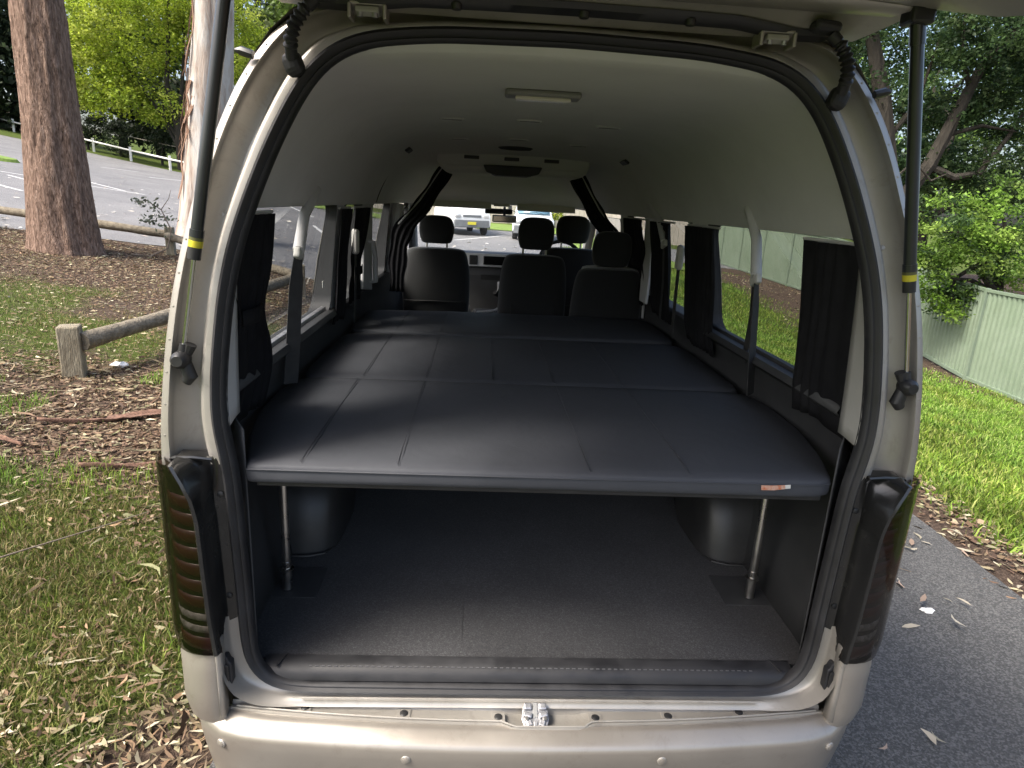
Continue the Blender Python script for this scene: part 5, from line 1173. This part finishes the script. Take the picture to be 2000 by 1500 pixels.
# ------------------------------------------------------------------ seats
def seat(label, x, y, ztop, wd=.50, h=.66, headz=None, headw=.265, headh=.205, lean=.13, cover=False, pocket=False):
    t = thing('seat', label, 'seat', (x,y+.2,.62), 'van seats')
    def pad(nm, prof, th, m, zz0, bev, dy=0, yoff=0):
        rows = []
        for (hw,z) in prof: 
            yy = y-(z-1.1)*-math.tan(lean)*-1+yoff
            rows.append([(x-hw*.96,yy+th*.5,z),(x-hw,yy,z),(x-hw*.94,yy-th*.42,z),(x-hw*.55,yy-th*.52,z),(x,yy-th*.55,z),(x+hw*.55,yy-th*.52,z),(x+hw*.94,yy-th*.42,z),(x+hw,yy,z),(x+hw*.96,yy+th*.5,z),(x,yy+th*.5,z)])
        mb = MB(); mb.grid(rows,True); n = 10; mb.f.append(tuple(range(n))[::-1]); mb.f.append(tuple(range((len(rows)-1)*n,len(rows)*n))); return mb.build(nm,m,t,True,sub=2,ang=180)
    hw = wd/2; z0 = ztop-h
    b = pad('backrest',[(hw*.93,z0),(hw*.96,z0+.03),(hw,z0+.2),(hw*1.0,z0+.42),(hw*.95,ztop-.10),(hw*.86,ztop-.03),(hw*.78,ztop-.008),(hw*.5,ztop)],.15,'seat_fabric',z0,.05)
    hz = headz or ztop+.03; k = headw/2
    hd = pad('headrest',[(k*.72,hz),(k*.86,hz+.012),(k*.97,hz+.06),(k,hz+.12),(k*.92,hz+headh-.04),(k*.75,hz+headh-.01),(k*.4,hz+headh)],.10,'seat_fabric',hz,.03)
    for s in (-1,1): MB().tube([(x+s*.075,y-.01+ (ztop-1.1)*-0-(0),ztop-.06),(x+s*.075,y-.01,hz+.05)],.007,8).build('headrest_post','steel',t)
    MB().box((x,y+.26,z0+.06),(wd,.52,.15)).build('cushion','seat_fabric',t,False,bev=.04,seg=3)
    MB().box((x,y+.26,(z0+.56)/2+.0),(wd*.8,.42,max(.05,z0-.58))).build('seat_base','black_plastic',t,False,bev=.02)
    if cover:
        MB().grid([[(x-hw*.86,y-.085,ztop-.045),(x,y-.092,ztop-.040),(x+hw*.93,y-.085,ztop-.05)],[(x-hw*.80,y-.06,ztop-.004),(x,y-.07,ztop+.008),(x+hw*.86,y-.06,ztop-.006)],[(x-hw*.72,y+.03,ztop+.006),(x,y+.03,ztop+.014),(x+hw*.78,y+.03,ztop+.004)]]).build('pale_cover','pale_trim',t,True,solid=.004,sub=1)
        MB().tube([(x+hw*.93,y-.07,ztop-.05),(x+hw*1.0,y-.06,ztop-.14),(x+hw*1.02,y-.06,ztop-.30)],.009,8).build('side_strap','pale_trim',t)
    if pocket: MB().box((x,y-.088,ztop-.38),(wd*.62,.010,.30),0,-.0).build('seat_pocket','seat_fabric',t,False,bev=.004)
    MB().tube([(x-hw*.9,y-.083,z0+.22),(x,y-.09,z0+.225),(x+hw*.9,y-.083,z0+.22)],.004,6).build('seam','black_plastic',t)
    return t
seat('dark front passenger seat on the left of the cab', -.515, 3.55, 1.525, .52, .62, 1.555)
seat('dark front driver seat on the right, behind the steering wheel', .505, 3.62, 1.565, .50, .66, 1.60)
seat('dark middle seat just left of the right hand second row seat', .165, 2.86, 1.56, .46, .70, 1.59, .24, pocket=True)
seat('black seat with pale top edge nearest the right wall', .615, 2.62, 1.515, .46, .70, 1.525, .25, .215, cover=True)

# ------------------------------------------------------------------ the platform bed
def cushion(name, label, outline, z0, z1, seams, y0, y1):
    cx = 0; t = thing(name, label, 'mattress', (0,(y0+y1)/2,z0), 'bed cushions')
    n = len(outline); out = smooth(resample(outline+[outline[0]],120),1)[:-1]; c = out.mean(0); rows = []
    for (ins,z) in ((.012,z0),(.003,z0+.005),(0,z0+.014),(0,z1-.014),(.004,z1-.005),(.013,z1)):
        d = out-c; L_ = np.linalg.norm(d,axis=1)[:,None]; q = out-d/L_*ins; rows.append([(x,y,z) for x,y in q])
    mb = MB(); mb.grid(rows,True); m_ = len(out); mb.f.append(tuple(range(m_))[::-1])
    # padded top: concentric rings with a gentle crown
    last = len(mb.v)-m_; prev = last
    for (f,dz) in ((.9,.003),(.7,.005),(.4,.006),(.12,.006)):
        bb = len(mb.v); mb.v += [(c[0]+(p[0]-c[0])*f, c[1]+(p[1]-c[1])*f, z1+dz) for p in rows[-1]]
        mb.f += [(prev+k,prev+(k+1)%m_,bb+(k+1)%m_,bb+k) for k in range(m_)]; prev = bb
    mb.f.append(tuple(prev+k for k in range(m_))); pad = mb.build('pad','vinyl',t,True,ang=70)
    for x in seams:
        MB().ribbon([(x+.002*math.sin(k),y0+.018+(y1-y0-.036)*k/8,z1+.0062 if 0 < k < 8 else z1+.001) for k in range(9)],.0042,.0016,(1,0,0)).build('seam','vinyl',t,False)
        for d_ in (-.0045,): MB().tube([(x+d_,y0+.02+(y1-y0-.04)*k/6,z1+.0056) for k in range(7)],.0009,5).build('stitch_line','vinyl',t)
    return t, out
ZB = 1.235
oc, out1 = cushion('bed_cushion','wide dark vinyl bed cushion at the tailgate on steel legs', [(-.735,.03),(-.4,.028),(0,.027),(.4,.028),(.735,.03),(.742,.045),(.80,.22),(.845,.45),(.850,.70),(.825,.82),(.79,.845),(.4,.85),(0,.85),(-.4,.85),(-.79,.845),(-.825,.82),(-.850,.70),(-.845,.45),(-.80,.22),(-.742,.045)], ZB-.048, ZB, (-.607,-.37,.11,.368), .03, .85)
MB().tube([(x,y-.0015,ZB-.011) for x,y in out1 if y < .06 and abs(x) < .74],.0022,6).build('piping','vinyl',oc)
MB().prism([(-.72,.05),(.72,.05),(.80,.4),(.80,.82),(-.80,.82),(-.80,.4)],ZB-.064,ZB-.0485).build('base_board','black_plastic',oc,False,bev=.003)
fl = MB().ribbon([(.545,.026,ZB-.020),(.575,.020,ZB-.017),(.605,.023,ZB-.015)],[.012,.012,.010],.0015,(0,.3,1)).build('orange_tag','tag_orange',oc)
MB().box((.612,.0235,ZB-.0145),(.014,.0015,.010),0,0,-.1).build('tag_tip','white_plastic',oc,False)
for s,x,y in ((-1,-.757,.375),(1,.738,.375)):
    lg = MB().tube([(x,y,.668),(x,y,ZB-.06)],.0125,16).build('leg','steel',oc)
    MB().lathe([(.016,0),(.022,.002),(.022,.006),(.016,.008)],(x,y,.735),'Z',18).build('leg_ring','steel',lg)
    MB().tube([(x,y,.668),(x,y,.765)],.0145,16).build('leg_sleeve','steel',lg)
cushion('bed_cushion','dark vinyl bed cushion in the middle of the platform', [(-.79,.862),(-.4,.858),(0,.858),(.4,.858),(.79,.862),(.825,.89),(.835,1.0),(.835,1.6),(.80,1.69),(.4,1.695),(0,1.695),(-.4,1.695),(-.80,1.69),(-.835,1.6),(-.835,1.0),(-.825,.89)], ZB-.055, ZB-.004, (-.60,-.37,-.12,.11,.368), .86, 1.695)
o3,_ = cushion('bed_cushion','small dark vinyl bed cushion farthest in, behind the front seats', [(-.79,1.745),(0,1.745),(.79,1.745),(.825,1.78),(.835,1.9),(.835,2.3),(.80,2.40),(.4,2.43),(0,2.43),(-.4,2.42),(-.80,2.36),(-.835,2.3),(-.835,1.9),(-.825,1.78)], ZB-.055, ZB-.004, (-.59,-.37,-.12,.11,.368), 1.745, 2.40)
plat = thing('bed_platform','dark platform carrying the bed cushions behind the first one','bed base',(0,1.6,.66))
MB().prism([(-.80,.875),(.80,.875),(.80,2.38),(-.80,2.38)],ZB-.075,ZB-.0565).build('platform','black_plastic',plat,False,bev=.003)
for x in (-.6,.6):
    for y in (1.75,2.3): MB().tube([(x,y,.666),(x,y,ZB-.076)],.014,12).build('leg','steel',plat)
